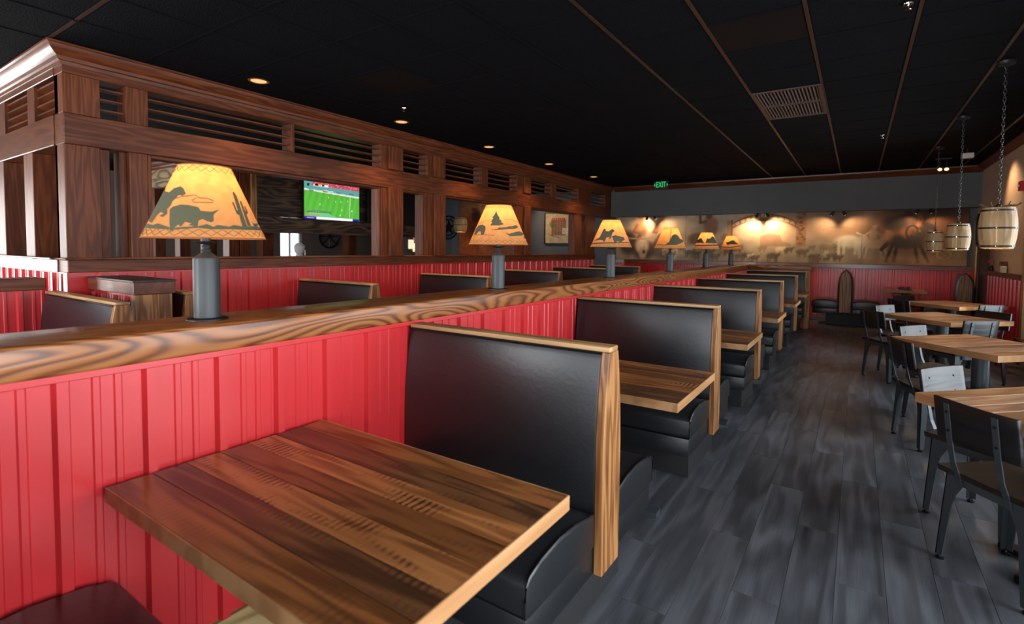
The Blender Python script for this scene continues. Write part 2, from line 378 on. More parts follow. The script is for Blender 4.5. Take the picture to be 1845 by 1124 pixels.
def corrugated(parent, length, z0, z1, loc, rz, start=0.0, name='metal_panel', mat=None):
    """ribbed sheets along local X, ribs standing out towards local -Y"""
    p = 0.2137
    prof = [(0,0),(0.008,0),(0.016,-0.02),(0.042,-0.02),(0.050,0),(0.097,0),(0.101,-0.0045),(0.116,-0.0045),(0.120,0),
            (0.150,0),(0.154,-0.0045),(0.169,-0.0045),(0.173,0)]
    n = max(1, round(length/p)); k = 0; cache = {}
    c, s = math.cos(rz), math.sin(rz)
    while k < n:
        q = min(4, n-k); wd = q*p if k+q < n else length-k*p
        key = (q, round(wd, 3))
        if key not in cache:
            pts = [(i*p+a, b) for i in range(q) for a, b in prof if i*p+a < wd-0.001] + [(wd-0.0008, 0), (wd-0.0008, 0.005), (0, 0.005)]
            cache[key] = MB().prism([(a, b) for a, b in pts], 'z', z0, z1).mesh(name, mat or m_red)
        x = k*p
        link(name, cache[key], parent, (loc[0]+c*x, loc[1]+s*x, loc[2]), (0, 0, rz))
        k += q

# ---- booth divider: low red wall under a wooden cap
dv = tag(MB().box(-2.05, -1.812, YB, 11.25, 0.0, 1.075).obj('wall_divider', m_red), 'low booth divider of red ribbed metal under a glossy wood cap', 'low wall', kind='structure')
corrugated(dv, 14.44, 0.145, 1.078, (-1.806, -3.19, 0), PI/2)
MB().box(-1.815, -1.782, YB, 11.05, 1.070, 1.092).obj('red_trim', m_red, dv, bevel=0.002)
MB().box(-1.815, -1.785, YB, 11.05, 0.0, 0.145).obj('baseboard', m_paley, dv, bevel=0.003)
MB().box(-2.082, -1.772, YB, 11.24, 1.090, 1.182).obj('wood_cap', m_cap, dv, bevel=0.010, seg=3, smooth=True)
cw = tag(MB().box(-1.80, -0.80, 11.09, 11.22, 0.0, 1.09).obj('wall_booth_end', m_red), 'short low wall closing the far end of the booth row', 'low wall', kind='structure')
MB().box(-1.772, -0.70, 11.03, 11.26, 1.095, 1.182).obj('wood_cap', m_capx, cw, bevel=0.010, seg=3, smooth=True)
MB().box(-0.80, -0.71, 11.04, 11.24, 0.0, 1.095).obj('end_post', m_pale, cw, bevel=0.006)

XP0 = -5.25
# ---- far wall
wf = tag(MB().box(XL, XR+0.15, YF, YF+0.15, 0, ZC+0.02).obj('wall_far', m_grey), 'dark grey far wall above red ribbed wainscot', 'wall', kind='structure')
MB().box(-5.2, 1.80, YF-0.03, YF, 1.115, 1.205).obj('chair_rail', m_partxx, wf, bevel=0.006)
corrugated(wf, 7.0, 0.10, 1.118, (-5.2, YF-0.006, 0), 0)
YS = 12.28      # face of the soffit that overhangs the mural
MB().box(XP0+0.02, XR, YS, YF, 2.275, ZC).obj('soffit', m_grey, wf)
MB().prism([(YS, ZC-0.005), (YS-0.10, ZC-0.005), (YS-0.095, ZC-0.03), (YS-0.055, ZC-0.06), (YS-0.03, ZC-0.105), (YS, ZC-0.12)], 'x', XP0+0.12, XR).obj('crown', m_partxx, wf, smooth=True)
MB().box(XL, XP0-0.2, YF-0.012, YF, 0, ZC).obj('painted_panel', m_greyd, wf)
MB().box(-5.2, 1.80, YF-0.025, YF, 0, 0.10).obj('baseboard', m_partxx, wf, bevel=0.004)

# ---- right wall with its windows
zs0, zs1 = 0.36, 2.45
def pierced(name, spans, lo, hi, mk, mat, label):
    b = MB(); sp = sorted(spans); prev = lo
    for a, c in sp:
        mk(b, prev, a, 0, ZC+0.02); mk(b, a, c, 0, zs0); mk(b, a, c, zs1, ZC+0.02); prev = c
    mk(b, prev, hi, 0, ZC+0.02)
    return tag(b.obj(name, mat), label, 'wall', kind='structure')
wr = pierced('wall_right', WR, YB, YF, lambda b, y0, y1, z0, z1: b.box(XR, XR+0.15, y0, y1, z0, z1), m_tan, 'tan right-hand wall with red ribbed wainscot and windows')
corrugated(wr, 2.1, 0.10, 1.105, (XR-0.006, 11.32, 0), -PI/2)
MB().box(XR-0.05, XR, 9.20, 11.32, 1.10, 1.175).obj('chair_rail', m_partx, wr, bevel=0.006)
MB().box(XR-0.025, XR, 9.20, 11.32, 0.0, 0.10).obj('baseboard', m_partx, wr)
MB().prism([(XR, ZC-0.005), (XR-0.09, ZC-0.005), (XR-0.085, ZC-0.025), (XR-0.05, ZC-0.05), (XR-0.03, ZC-0.085), (XR, ZC-0.095)], 'y', YB, YS-0.1).obj('crown', m_partx, wr, smooth=True)
wb = pierced('wall_back', WB, XL, XR, lambda b, x0, x1, z0, z1: b.box(x0, x1, YB-0.15, YB, z0, z1), m_grey, 'wall behind the camera with tall windows')
wl = pierced('wall_left', WL + [(8.2, 8.9)], YB, YF, lambda b, y0, y1, z0, z1: b.box(XL-0.15, XL, y0, y1, z0, z1), m_umber, 'dim far-left wall of the room beyond the partition')
nw = 0
def window(axis, a, b, z0, z1, at, mat, label, out):
    """sash filling a wall opening; axis is the direction it runs along"""
    global nw; nw += 1
    t = thing('window_%d' % nw, label, 'window', kind='structure')
    def bx(u0, u1, w0, w1, d0, d1):
        m = MB()
        return m.box(min(at+out*d0, at+out*d1), max(at+out*d0, at+out*d1), u0, u1, w0, w1) if axis == 'y' else m.box(u0, u1, min(at+out*d0, at+out*d1), max(at+out*d0, at+out*d1), w0, w1)
    bx(a, a+0.06, z0, z1, 0.03, 0.10).obj('frame_stile', mat, t); bx(b-0.06, b, z0, z1, 0.03, 0.10).obj('frame_stile', mat, t)
    bx(a+0.06, b-0.06, z0, z0+0.06, 0.03, 0.10).obj('frame_rail', mat, t); bx(a+0.06, b-0.06, z1-0.06, z1, 0.03, 0.10).obj('frame_rail', mat, t)
    c = (a+b)/2
    bx(c-0.02, c+0.02, z0+0.06, z1-0.06, 0.04, 0.09).obj('mullion', mat, t)
    bx(a+0.06, c-0.02, z0+0.06, z1-0.06, 0.062, 0.066).obj('pane', m_glass, t); bx(c+0.02, b-0.06, z0+0.06, z1-0.06, 0.062, 0.066).obj('pane', m_glass, t)
    return t
m_casing = plain('honey_window_casing', (0.42,0.24,0.10), 0.45)
for i, (a, b) in enumerate(WR):
    window('y', a, b, zs0, zs1, XR, m_casing, 'tall wooden window in the right wall, number %s from the far end' % ['one','two','three','four','five','six'][i], 1)
    MB().box(XR-0.03, XR, a-0.12, a, zs0-0.1, zs1+0.12).box(XR-0.03, XR, b, b+0.12, zs0-0.1, zs1+0.12).obj('window_casing', m_casing, wr)
    MB().box(XR-0.07, XR+0.02, a-0.14, b+0.14, zs0-0.045, zs0).obj('window_stool', m_partx, wr, bevel=0.005)
for i, (a, b) in enumerate(WB):
    window('x', a, b, zs0, zs1, YB, m_casing, 'tall window in the wall behind the camera, number %s from the left' % ['one','two','three','four','five'][i], -1)
for i, (a, b) in enumerate(WL): window('y', a, b, zs0, zs1, XL, m_white, ['left wall window out of view behind the camera side', 'bright left wall window hidden behind the low red wall', 'bright window glimpsed at the far left past the partition corner'][i], -1)
window('y', 8.2, 8.9, zs0, zs1, XL, m_white, 'bright window glimpsed beneath the television wall', -1)
# narrow dark door in the right wall close to the far corner
dr = thing('door_1', 'narrow black door framed in brown wood beside the far corner', 'door', (XR, 11.72, 0), kind='structure')
MB().box(-0.03, -0.002, -0.30, 0.30, 0.0, 1.96).obj('door_leaf', plain('black_door_paint', (0.012,0.014,0.018), 0.4), dr, bevel=0.004)
for s in (-1, 1): MB().box(-0.055, -0.002, 0.335*s-0.034, 0.335*s+0.034, 0.0, 2.03).obj('door_jamb', m_part, dr, bevel=0.004)
MB().box(-0.055, -0.002, -0.30, 0.30, 1.96, 2.03).obj('door_head', m_partx, dr, bevel=0.004)

# ---- louvred wooden partition
XP, YP = -5.25, 1.44
pt = thing('wall_partition', 'tall reddish wood partition with louvres and window openings above red metal', 'partition', kind='structure')
win = [(1.675,1.885), (2.02,4.717), (5.08,5.54), (5.96,7.955), (8.42,10.40), (10.64,10.96)]
lou = [(1.685,1.865), (2.033,3.42), (3.46,4.717), (5.116,5.60), (5.95,6.90), (7.08,7.98), (8.40,9.28), (9.47,10.49), (11.15,11.97)]
def solids(op, lo, hi):
    r = []; p = lo
    for a, b in op: r.append((p, a)); p = b
    r.append((p, hi)); return r
for a, b in solids(win, YP, 11.40): MB().box(XP-0.2, XP, a, b, 1.33, 2.245).obj('post', m_part, pt, bevel=0.004)
for a, b in solids(lou, YP, YF): MB().box(XP-0.18, XP, a, b, 2.49, 2.80).obj('post', m_part, pt, bevel=0.003)
for a, b in ((4.82,5.07), (5.70,5.95), (8.18,8.41)):
    MB().box(XP, XP+0.05, a, b, 1.33, 2.245).obj('pilaster', m_part, pt, bevel=0.006)
    MB().box(XP, XP+0.04, a, b, 2.49, 2.80).obj('pilaster', m_part, pt, bevel=0.006)
for a, b in win:   # inner casings of each opening
    if b-a > 0.3:
        for y in (a, b-0.035): MB().box(XP-0.15, XP-0.012, y, y+0.035, 1.33, 2.245).obj('casing', m_part, pt, bevel=0.005)
        MB().box(XP-0.15, XP-0.012, a+0.035, b-0.035, 2.215, 2.245).obj('casing', m_partx, pt, bevel=0.005)
MB().box(XP-0.2, XP-0.07, 1.675, 1.765, 1.33, 2.245).obj('jamb_board', m_part, pt, bevel=0.004)
MB().box(XP-0.2, XP-0.07, 1.835, 1.885, 1.33, 2.245).obj('jamb_board', m_part, pt, bevel=0.004)
MB().box(XP-0.2, XP+0.012, YP, YF, 2.245, 2.49).obj('beam', m_partx, pt, bevel=0.006)
MB().box(XP-0.18, XP+0.006, YP, YF, 2.80, 2.875).obj('frieze', m_partx, pt, bevel=0.004)
MB().box(XP-0.2, XP+0.012, YP, 11.40, 1.215, 1.318).obj('sill_beam', m_partx, pt, bevel=0.005)
MB().box(XP-0.23, XP+0.03, YP-0.02, 11.41, 1.318, 1.335).obj('sill', m_partx, pt, bevel=0.005)
for a, b in lou:
    for k in range(3):
        z = 2.560+0.085*k
        MB().box(XP-0.11, XP-0.03, a, b, z, z+0.013).obj('slat', m_partx, pt)
MB().box(XP-0.2, XP-0.012, YP, 11.40, 0, 1.215).obj('wall_core', m_red, pt)
corrugated(pt, 9.75, 0.10, 1.205, (XP-0.006, 1.62, 0), PI/2)
MB().box(XP-0.012, XP+0.004, 1.64, 11.40, 1.198, 1.215).obj('red_trim', m_red, pt)
# end face towards the camera side
XE = -8.5
posts = [(-5.40,-5.25)] + [(-6.30-0.9*k, -6.05-0.9*k) for k in range(3)]
for a, b in posts: MB().box(a, min(b, XP-0.2) if b == XP else b, YP, YP+0.2, 1.33, 2.245).obj('post', m_part, pt, bevel=0.004)
for a, b in [(-5.35,-5.25)] + [(-6.14-0.9*k, -5.95-0.9*k) for k in range(3)]: MB().box(a, b if b < XP else XP-0.18, YP, YP+0.18, 2.49, 2.80).obj('post', m_part, pt, bevel=0.003)
MB().box(-8.2, XP-0.2, YP-0.012, YP+0.2, 2.245, 2.49).obj('beam', m_partxx, pt, bevel=0.006)
MB().box(-8.2, XP-0.18, YP-0.006, YP+0.18, 2.80, 2.875).obj('frieze', m_partxx, pt, bevel=0.004)
MB().box(-8.2, XP-0.2, YP-0.012, YP+0.2, 1.215, 1.318).obj('sill_beam', m_partxx, pt, bevel=0.005)
MB().box(-8.2, XP-0.23, YP-0.05, YP+0.2, 1.318, 1.335).obj('sill', m_partxx, pt, bevel=0.005)
MB().box(-8.2, XP-0.2, YP+0.02, YP+0.2, 0, 1.215).obj('wall_core', m_red, pt)
corrugated(pt, 2.9, 0.10, 1.205, (-8.2, YP+0.012, 0), 0)
for a, b in [(-5.95, -5.35)] + [(-6.85-0.9*k, -6.14-0.9*k) for k in range(2)]:
    for k in range(4):
        z = 2.535+0.072*k
        MB().prism([(YP+0.11, z), (YP+0.11, z-0.012), (YP+0.020, z+0.012), (YP+0.020, z+0.026)], 'x', a, b).obj('slat', m_partxx, pt)
CR = [(0.0,2.860), (0.012,2.860), (0.016,2.885), (0.030,2.892), (0.038,2.915), (0.062,2.930), (0.090,2.955), (0.100,2.985), (0.115,2.990), (0.115,ZC-0.006), (0.0,ZC-0.006)]
def crown(parent, xc, yc, xl, yr, m1, m2):
    n = len(CR)
    a = MB().add([(xc+d, yc-d, z) for d, z in CR] + [(xc+d, yr, z) for d, z in CR], [tuple(range(n)), tuple(range(2*n-1, n-1, -1))] + [(i, (i+1) % n, n+(i+1) % n, n+i) for i in range(n)])
    a.obj('crown', m1, parent, smooth=True)
    b = MB().add([(xl, yc-d, z) for d, z in CR] + [(xc+d-0.0005, yc-d, z) for d, z in CR], [tuple(range(n)), tuple(range(2*n-1, n-1, -1))] + [(i, (i+1) % n, n+(i+1) % n, n+i) for i in range(n)])
    b.obj('crown', m2, parent, smooth=True)
crown(pt, XP, YP, -8.2, YS, m_partx, m_partxx)

# ---- low wall in line with the partition, left of the camera, and the pony wall by its corner
lw = tag(MB().box(XP-0.2, XP-0.012, YB, 1.30, 0, 1.09).obj('wall_side_low', m_red), 'low red ribbed wall running to the partition corner', 'low wall', kind='structure')
corrugated(lw, 4.45, 0.1, 1.09, (XP-0.006, -3.15, 0), PI/2)
MB().box(XP-0.23, XP+0.03, YB, 1.30, 1.09, 1.182).obj('wood_cap', m_partx, lw, bevel=0.006)
pw = tag(MB().box(-5.22, -4.43, 1.60, 1.80, 0, 1.08).obj('wall_pony', m_red), 'stub pony wall with dark topped wood cap and pale end post', 'low wall', kind='structure')
MB().box(-5.22, -4.34, 1.56, 1.84, 1.08, 1.172).obj('wood_cap', m_partxx, pw, bevel=0.004)
MB().box(-5.22, -4.335, 1.555, 1.845, 1.172, 1.184).obj('cap_top', m_black, pw)
MB().box(-4.43, -4.36, 1.575, 1.825, 0, 1.08).obj('end_post', m_pale, pw, bevel=0.005)
corrugated(pw, 0.79, 0.1, 1.06, (-5.22, 1.594, 0), 0)

# ---- television wall of the room beyond
XT, YT = -8.5, 4.41
tw = thing('wall_television', 'dark charred plank wall above a serving opening in the next room', 'wall', kind='structure')
for k in range(6):
    MB().box(XT-0.05, XT-0.002*(k % 2), YT+0.40, 9.06, 1.80+0.165*k, 1.80+0.165*k+0.161).obj('plank', m_char, tw, bevel=0.004)
MB().box(XT-0.06, XT+0.03, YT+0.40, 9.10, 1.68, 1.80).obj('lower_board', m_char, tw, bevel=0.004)
for a, b in ((YT+0.36, YT+0.46), (8.98, 9.12)): MB().box(XT-0.06, XT+0.03, a, b, 1.70, 2.86).obj('edge_board', m_pale, tw, bevel=0.004)
for a, b in ((YT, YT+0.16), (YT+0.18, YT+0.36), (9.12, 9.32)): MB().box(XT-0.2, XT, a, b, 0, 2.86).obj('post', m_part, tw, bevel=0.005)
MB().box(-11.4, XT-0.06, YT-0.02, YT+0.1, 2.52, 2.86).obj('fascia', m_charx, tw, bevel=0.004)
for x in (-9.35, -10.3, -11.3): MB().box(x-0.1, x+0.1, YT, YT+0.18, 0, 2.52).obj('post', m_part, tw, bevel=0.005)
MB().box(-11.4, XT+0.0, YT, 9.3, 2.86, 2.9).obj('soffit', m_partx, tw)
MB().box(XT-0.55, XT+0.05, YT+0.36, 9.12, 1.02, 1.09).obj('bar_top', m_partx, tw, bevel=0.006)
MB().box(XT-0.45, XT-0.02, YT+0.4, 9.1, 0.0, 1.02).obj('bar_front', m_partx, tw)
crown(tw, XT, YT, -11.4, 9.4, m_partx, m_partxx)
stone = plain('stacked_ledgestone', (0.30,0.25,0.18), 0.8, bump=0.6, bscale=25, var=0.5)
sp = thing('stone_pillar', 'tan stacked stone half pillar beyond the partition corner', 'pillar', (-8.75, 2.0, 0), kind='structure')
random.seed(3)
for k in range(12):
    z = 0.118*k; x = -0.32
    while x < 0.30:
        wd = min(random.uniform(0.14, 0.28), 0.32-x)
        MB().box(x, x+wd-0.006, -0.32-random.uniform(0,0.015), 0.32, z, z+0.112).obj('stone', stone, sp, bevel=0.006)
        x += wd
MB().box(-0.36, 0.36, -0.36, 0.36, 1.418, 1.50).obj('pillar_cap', m_palex, sp, bevel=0.006)
# ------------------------------------------------------------------ booth benches
def bench(label, loc, Lx, sides=(-1, 1), rz=0, group=None, arch=False):
    t = thing('booth_bench', label, 'bench', loc, rz, group)
    MB().box(0.0, Lx-0.095, -0.32 if -1 in sides else -0.05, 0.32 if 1 in sides else 0.05, 0.0, 0.22).obj('plinth', m_plinth, t)
    for s in sides:
        f = lambda pts: [(s*y, z) for y, z in pts]
        MB().prism(f([(0.035,0.40),(0.074,0.40),(0.081,0.50),(0.081,0.66),(0.076,0.78),(0.064,0.92),(0.046,1.03),(0.038,1.058),(0.028,1.060)]), 'x', 0.004, Lx-0.034).obj('backrest', m_vinyl, t, bevel=0.012, seg=3, smooth=True, ang=60)
        MB().box(0.003, Lx-0.036, min(s*0.05, s*0.555), max(s*0.05, s*0.555), 0.22, 0.33).obj('seat_base', m_vinyl, t, bevel=0.006, seg=2, smooth=True)
        cp = [(0.083,0.332),(0.545,0.332),(0.565,0.345),(0.568,0.40),(0.566,0.440),(0.548,0.462),(0.48,0.482),(0.36,0.494),(0.24,0.486),(0.083,0.455)]
        c = MB().prism(f(cp), 'x', 0.003, Lx-0.028).obj('seat_cushion', m_vinyl, t, bevel=0.010, seg=3, smooth=True, ang=60)
        MB().tube([(Lx-0.030, s*y, z) for y, z in [(0.565,0.345),(0.570,0.40),(0.566,0.443),(0.548,0.464),(0.48,0.484),(0.36,0.496),(0.24,0.488),(0.10,0.46)]], 0.005).obj('piping', m_pipe, c, smooth=True)
        MB().tube([(0.004, s*0.044, 1.056), (Lx-0.03, s*0.044, 1.056)], 0.005).obj('piping', m_pipe, t, smooth=True)
    MB().box(0.0, Lx-0.036, -0.034, 0.034, 0.22, 1.062).obj('back_core', m_plinth, t)
    if arch:
        o = [(-0.095,0.26),(0.095,0.26),(0.097,0.80),(0.085,0.93),(0.055,1.02),(0.0,1.085),(-0.055,1.02),(-0.085,0.93),(-0.097,0.80)]
        MB().prism([(a*1.35, 0.26+(b-0.26)*1.025) for a, b in o], 'x', Lx-0.045, Lx-0.012).obj('panel_border', m_vinyl, t, bevel=0.008, seg=2, smooth=True)
        MB().prism(o, 'x', Lx-0.012, Lx+0.012).obj('end_panel', m_pale, t, bevel=0.004)
    else:
        MB().box(0.0, Lx-0.001, -0.040, 0.040, 1.062, 1.081).obj('top_rail', m_palex, t, bevel=0.004, seg=2, smooth=True)
        MB().prism([(-0.08,0.222),(0.08,0.222),(0.083,0.55),(0.082,0.70),(0.073,0.84),(0.058,0.97),(0.041,1.062),(-0.041,1.062),(-0.058,0.97),(-0.073,0.84),(-0.082,0.70),(-0.083,0.55)], 'x', Lx-0.034, Lx).obj('end_panel', m_pale, t, bevel=0.003)
    return t
def booth_table(label, loc, Lx, group, pedestal=True, rz=0, W=0.732):
    t = thing('booth_table', label, 'table', loc, rz, group)
    ws = [0.118, 0.096, 0.108, 0.100, 0.104, 0.112, 0.094]; k = (W-0.008)/sum(ws); y = -W/2+0.004
    pm = [m_table4, m_table3, m_table2, m_table4, m_table2, m_table3, m_table]
    if loc[1] > 2: random.shuffle(pm)
    for q, pmat in zip(ws, pm):
        wd = q*k
        MB().box(-Lx/2+0.003, Lx/2-0.004, -wd/2+0.0010, wd/2-0.0010, 0.703, 0.745).obj('plank', pmat, t, (Lx/2+0.002, y+wd/2, 0), bevel=0.0012)
        y += wd
    MB().box(Lx-0.004, Lx+0.002, -W/2, W/2, 0.702, 0.7455).obj('end_edge', m_edge, t, bevel=0.001)
    for s in (-1, 1): MB().box(0.004, Lx-0.004, s*W/2-0.004 if s > 0 else -W/2, W/2 if s > 0 else -W/2+0.004, 0.702, 0.745).obj('side_edge', m_edge, t)
    if pedestal:
        MB().lathe([(0.038,0.03),(0.038,0.70)], 16, (Lx*0.58, 0, 0)).obj('pedestal', m_steel, t, smooth=True)
        MB().box(Lx*0.58-0.28, Lx*0.58+0.28, -0.035, 0.035, 0.0, 0.03).box(Lx*0.58-0.035, Lx*0.58+0.035, -0.24, 0.24, 0.0, 0.029).obj('foot', m_steel, t)
        MB().box(0.004, 0.05, -W/2+0.18, W/2-0.18, 0.64, 0.702).obj('wall_cleat', m_partx, t)
    return t
Y1 = 1.8247
names = ['closest to the camera', 'second', 'third', 'fourth', 'fifth', 'sixth']
row = 'black booth benches along the red divider'
bench('black vinyl booth seat at the lower left corner of the view', (-1.784, Y1-1.8, 0), 1.032, (-1, 1), group=row)
lab = ['big black vinyl booth bench with pine end panel nearest the camera', 'second black booth bench from the camera along the red divider',
       'third black booth bench from the camera along the red divider', 'fourth black booth bench from the camera along the red divider', 'fifth black booth bench from the camera along the red divider']
for i in range(5): bench(lab[i], (-1.784, Y1+1.8*i+(0.05 if i == 4 else 0), 0), 1.032, group=row)
bench('last black booth bench backing onto the far low wall', (-1.784, 11.0, 0), 1.032, (-1,), group=row)
tl = ['reclaimed plank booth table in the foreground against the red wall', 'second reclaimed plank booth table, between the first two full benches', 'third reclaimed plank booth table along the divider', 'fourth reclaimed plank booth table along the divider',
      'fifth reclaimed plank booth table along the divider', 'sixth and farthest reclaimed plank booth table along the divider']
for i in range(6): booth_table(tl[i], (-1.784, Y1-0.9+1.8*i+(0.06 if i == 5 else 0), 0), 1.124, 'plank tables between the booth benches')
row2 = 'black booth benches against the wooden partition'
LY = [3.53, 5.48, 7.43, 9.38]
l2 = ['black booth bench behind the divider seen between the first two lamps', 'black booth bench behind the divider just left of the second lamp', 'black booth bench behind the divider just right of the second lamp', 'black booth bench behind the divider left of the third lamp']
for y, q in zip(LY, l2): bench(q, (XP+0.016, y, 0), 1.224, group=row2)
bench('black booth bench behind the divider near the partition end, by the third lamp', (XP+0.016, 11.15, 0), 1.224, (-1, 1), group=row2)
bench('black booth bench backed against the pony wall, facing the nearest lamp', (XP+0.016, 1.94, 0), 0.934, (1,), group=row2)
bench('black booth bench at far left in front of the pony wall', (XP+0.03, 1.33, 0), 1.36, (-1,), group=row2)
l3 = ['plank table behind the divider beside the pony wall bench', 'plank table behind the divider, second along the partition', 'plank table behind the divider, third along the partition', 'plank table behind the divider, fourth along the partition']
for y, q in zip((2.72, 4.505, 6.455, 8.405), l3): booth_table(q, (XP+0.01, y, 0), 1.2, 'plank tables along the partition')
# booth at the far wall, between two benches that stand out from it
bench('dark bench with tall arched pine end panel at the far wall', (-0.17, YF-0.035, 0), 0.60, (-1, 1), rz=-PI/2, arch=True)
bench('dark bench with arched end panel in the far right corner', (1.60, YF-0.035, 0), 0.60, (-1,), rz=-PI/2, arch=True)
booth_table('small plank table against the far wall between two arched benches', (0.76, YF-0.03, 0), 0.66, 'table at the far wall', True, rz=-PI/2, W=0.62)
cd = thing('table_caddy', 'low dark caddy on the far wall table', 'caddy', (0.76, 12.2, 0.746))
MB().box(-0.10, 0.10, -0.05, 0.05, 0, 0.02).obj('tray', m_dark, cd, bevel=0.004)
MB().box(-0.09, -0.01, -0.04, 0.04, 0.02, 0.055).obj('menu_holder', m_dark, cd, bevel=0.004); MB().lathe([(0.026,0.02),(0.028,0.05),(0.016,0.062)], 12, (0.05,0,0)).obj('jar', m_dark, cd, smooth=True)

# ------------------------------------------------------------------ table lamps with painted shades
RB, RT, ZB, ZT = 0.192, 0.082, 0.290, 0.540
def decal(parent, polys, cx, rb, y0, h, ang, name='silhouette'):
    bm = bmesh.new()
    for poly in polys:
        vs = [bm.verts.new(((x-cx)/rb, (y0-y)/h, 0)) for x, y in poly]
        try: bm.faces.new(vs)
        except ValueError: pass
    bmesh.ops.triangulate(bm, faces=bm.faces, ngon_method='EAR_CLIP')
    for _ in range(4):
        es = [e for e in bm.edges if e.calc_length() > 0.09]
        if not es: break
        bmesh.ops.subdivide_edges(bm, edges=es, cuts=1)
        bmesh.ops.triangulate(bm, faces=bm.faces)
    for v in bm.verts:
        x, t = v.co.x, max(0.0, min(1.0, v.co.y))
        r = RB+(RT-RB)*t; al = math.asin(max(-0.985, min(0.985, x*RB/r)))
        z = ZB+(ZT-ZB)*t; r += 0.0016
        q = ang + al
        v.co = (r*math.cos(q), r*math.sin(q), z)
    bmesh.ops.recalc_face_normals(bm, faces=bm.faces)
    me = bpy.data.meshes.new(name); bm.to_mesh(me); bm.free(); me.materials.append(m_ink)
    return link(name, me, parent)
def rope(pts, wd):
    l = []; r = []; out = []
    for i, (x, y) in enumerate(pts):
        a = pts[max(i-1, 0)]; b = pts[min(i+1, len(pts)-1)]
        dx, dy = b[0]-a[0], b[1]-a[1]; n = math.hypot(dx, dy) or 1
        l.append((x-dy/n*wd, y+dx/n*wd)); r.append((x+dy/n*wd, y-dx/n*wd))
    return [[l[i], l[i+1], r[i+1], r[i]] for i in range(len(pts)-1)]
steer = [(300,600),(330,575),(400,555),(470,558),(560,575),(585,608),(640,612),(690,612),(760,588),(715,628),(702,650),(705,695),(682,712),(640,700),(600,682),(562,700),(555,752),(520,752),(470,740),(500,725),(440,712),(400,758),(380,735),(345,765),(330,800),(308,795),(298,720)]
roper = [(262,378),(250,425),(290,440),(340,402),(400,383),(430,408),(450,455),(420,475),(382,470),(350,505),(322,530),(312,560),(275,600),(278,640),(235,672),(200,658),(244,640),(215,622),(172,660),(150,690),(130,722),(92,704),(130,620),(190,510),(228,432)]
cactus = [[(895,415),(908,403),(938,445),(1035,738),(985,740),(930,540)], [(885,510),(903,506),(935,585),(965,598),(978,636),(930,622)], [(968,490),(985,490),(1078,728),(1040,728)], [(1012,535),(1026,535),(1052,592),(1045,616),(1010,612),(1004,590),(1030,585)]]
grass = [(50,742),(90,730),(140,742),(190,728),(250,748),(320,770),(420,758),(560,750),(640,728),(700,752),(740,733),(850,745),(900,728),(980,738),(1100,728),(1200,735),(1200,765),(1000,770),(850,768),(700,775),(560,765),(320,785),(50,768)]
lasso = rope([(350,500),(420,480),(540,464),(570,490),(640,490),(705,508),(700,528),(620,530),(520,532),(505,515),(545,490)], 4)
skull = [(1085,680),(1110,702),(1150,698),(1165,690),(1160,715),(1150,735),(1115,735)]
D = [
 ([steer, roper, grass, skull]+lasso+cactus, 630, 635, 850, 685),
 ([[(440,198),(455,240),(480,272),(468,276),(498,302),(485,306),(522,332),(470,346),(380,346),(402,312),(388,308),(412,272),(400,268),(426,232)],
   [(215,425),(235,372),(262,342),(300,335),(332,352),(335,388),(315,442),(292,436),(282,402),(262,408),(238,440)],
   [(375,392),(450,380),(470,366),(540,362),(560,352),(600,350),(640,335),(668,352),(640,372),(500,388)],
   [(535,420),(570,428),(640,405),(680,398),(735,422),(700,442),(580,452)], [(720,470),(735,410),(748,470)]]+rope([(250,330),(330,298),(420,285)], 2)+rope([(520,290),(600,282),(665,310)], 2)+rope([(200,440),(320,438),(420,446)], 2), 465, 312, 533, 402),
 ([[(-60,600),(30,545),(60,480),(75,440),(95,420),(112,432),(108,455),(150,462),(200,425),(235,455),(205,480),(195,515),(180,560),(150,578),(165,545),(120,550),(95,615),(70,585),(30,580)],
   [(195,530),(240,515),(300,530),(360,545),(368,575),(320,612),(262,600),(245,638),(222,600)], [(-80,625),(120,618),(300,612),(440,608),(440,622),(300,628),(100,634),(-80,640)]], 185, 290, 680, 385),
 ([[(930,658),(1000,590),(1028,505),(1070,485),(1108,510),(1130,552),(1210,590),(1090,652)], [(820,642),(930,650),(930,660),(820,654)]]+rope([(1010,400),(1004,520),(1000,600)], 4), 1005, 225, 702, 315),
 ([[(1390,605),(1410,560),(1440,540),(1465,535),(1480,570),(1505,605)], [(1520,605),(1540,540),(1575,545),(1610,505),(1640,530),(1680,610)], [(1360,635),(1530,632),(1700,622),(1700,640),(1530,650),(1360,650)]], 1535, 185, 690, 235),
 ([[(540,570),(570,568),(610,545),(640,540),(665,570),(700,595),(650,600),(600,598),(560,610)], [(485,630),(600,636),(740,610),(740,625),(600,648),(485,642)]], 610, 145, 672, 195),
]
lamp_l = ['large table lamp nearest the camera with cowboy roping steer on its shade', 'table lamp with pine tree and bear painted on its shade', 'table lamp with horse rider chasing a bull on its shade',
          'table lamp with dark mountain silhouette on its shade', 'small table lamp with dark forest silhouette, second farthest', 'farthest and smallest table lamp on the divider cap']
LAMPS = [0.92, 2.72, 4.55, 6.40, 8.24, 10.11]
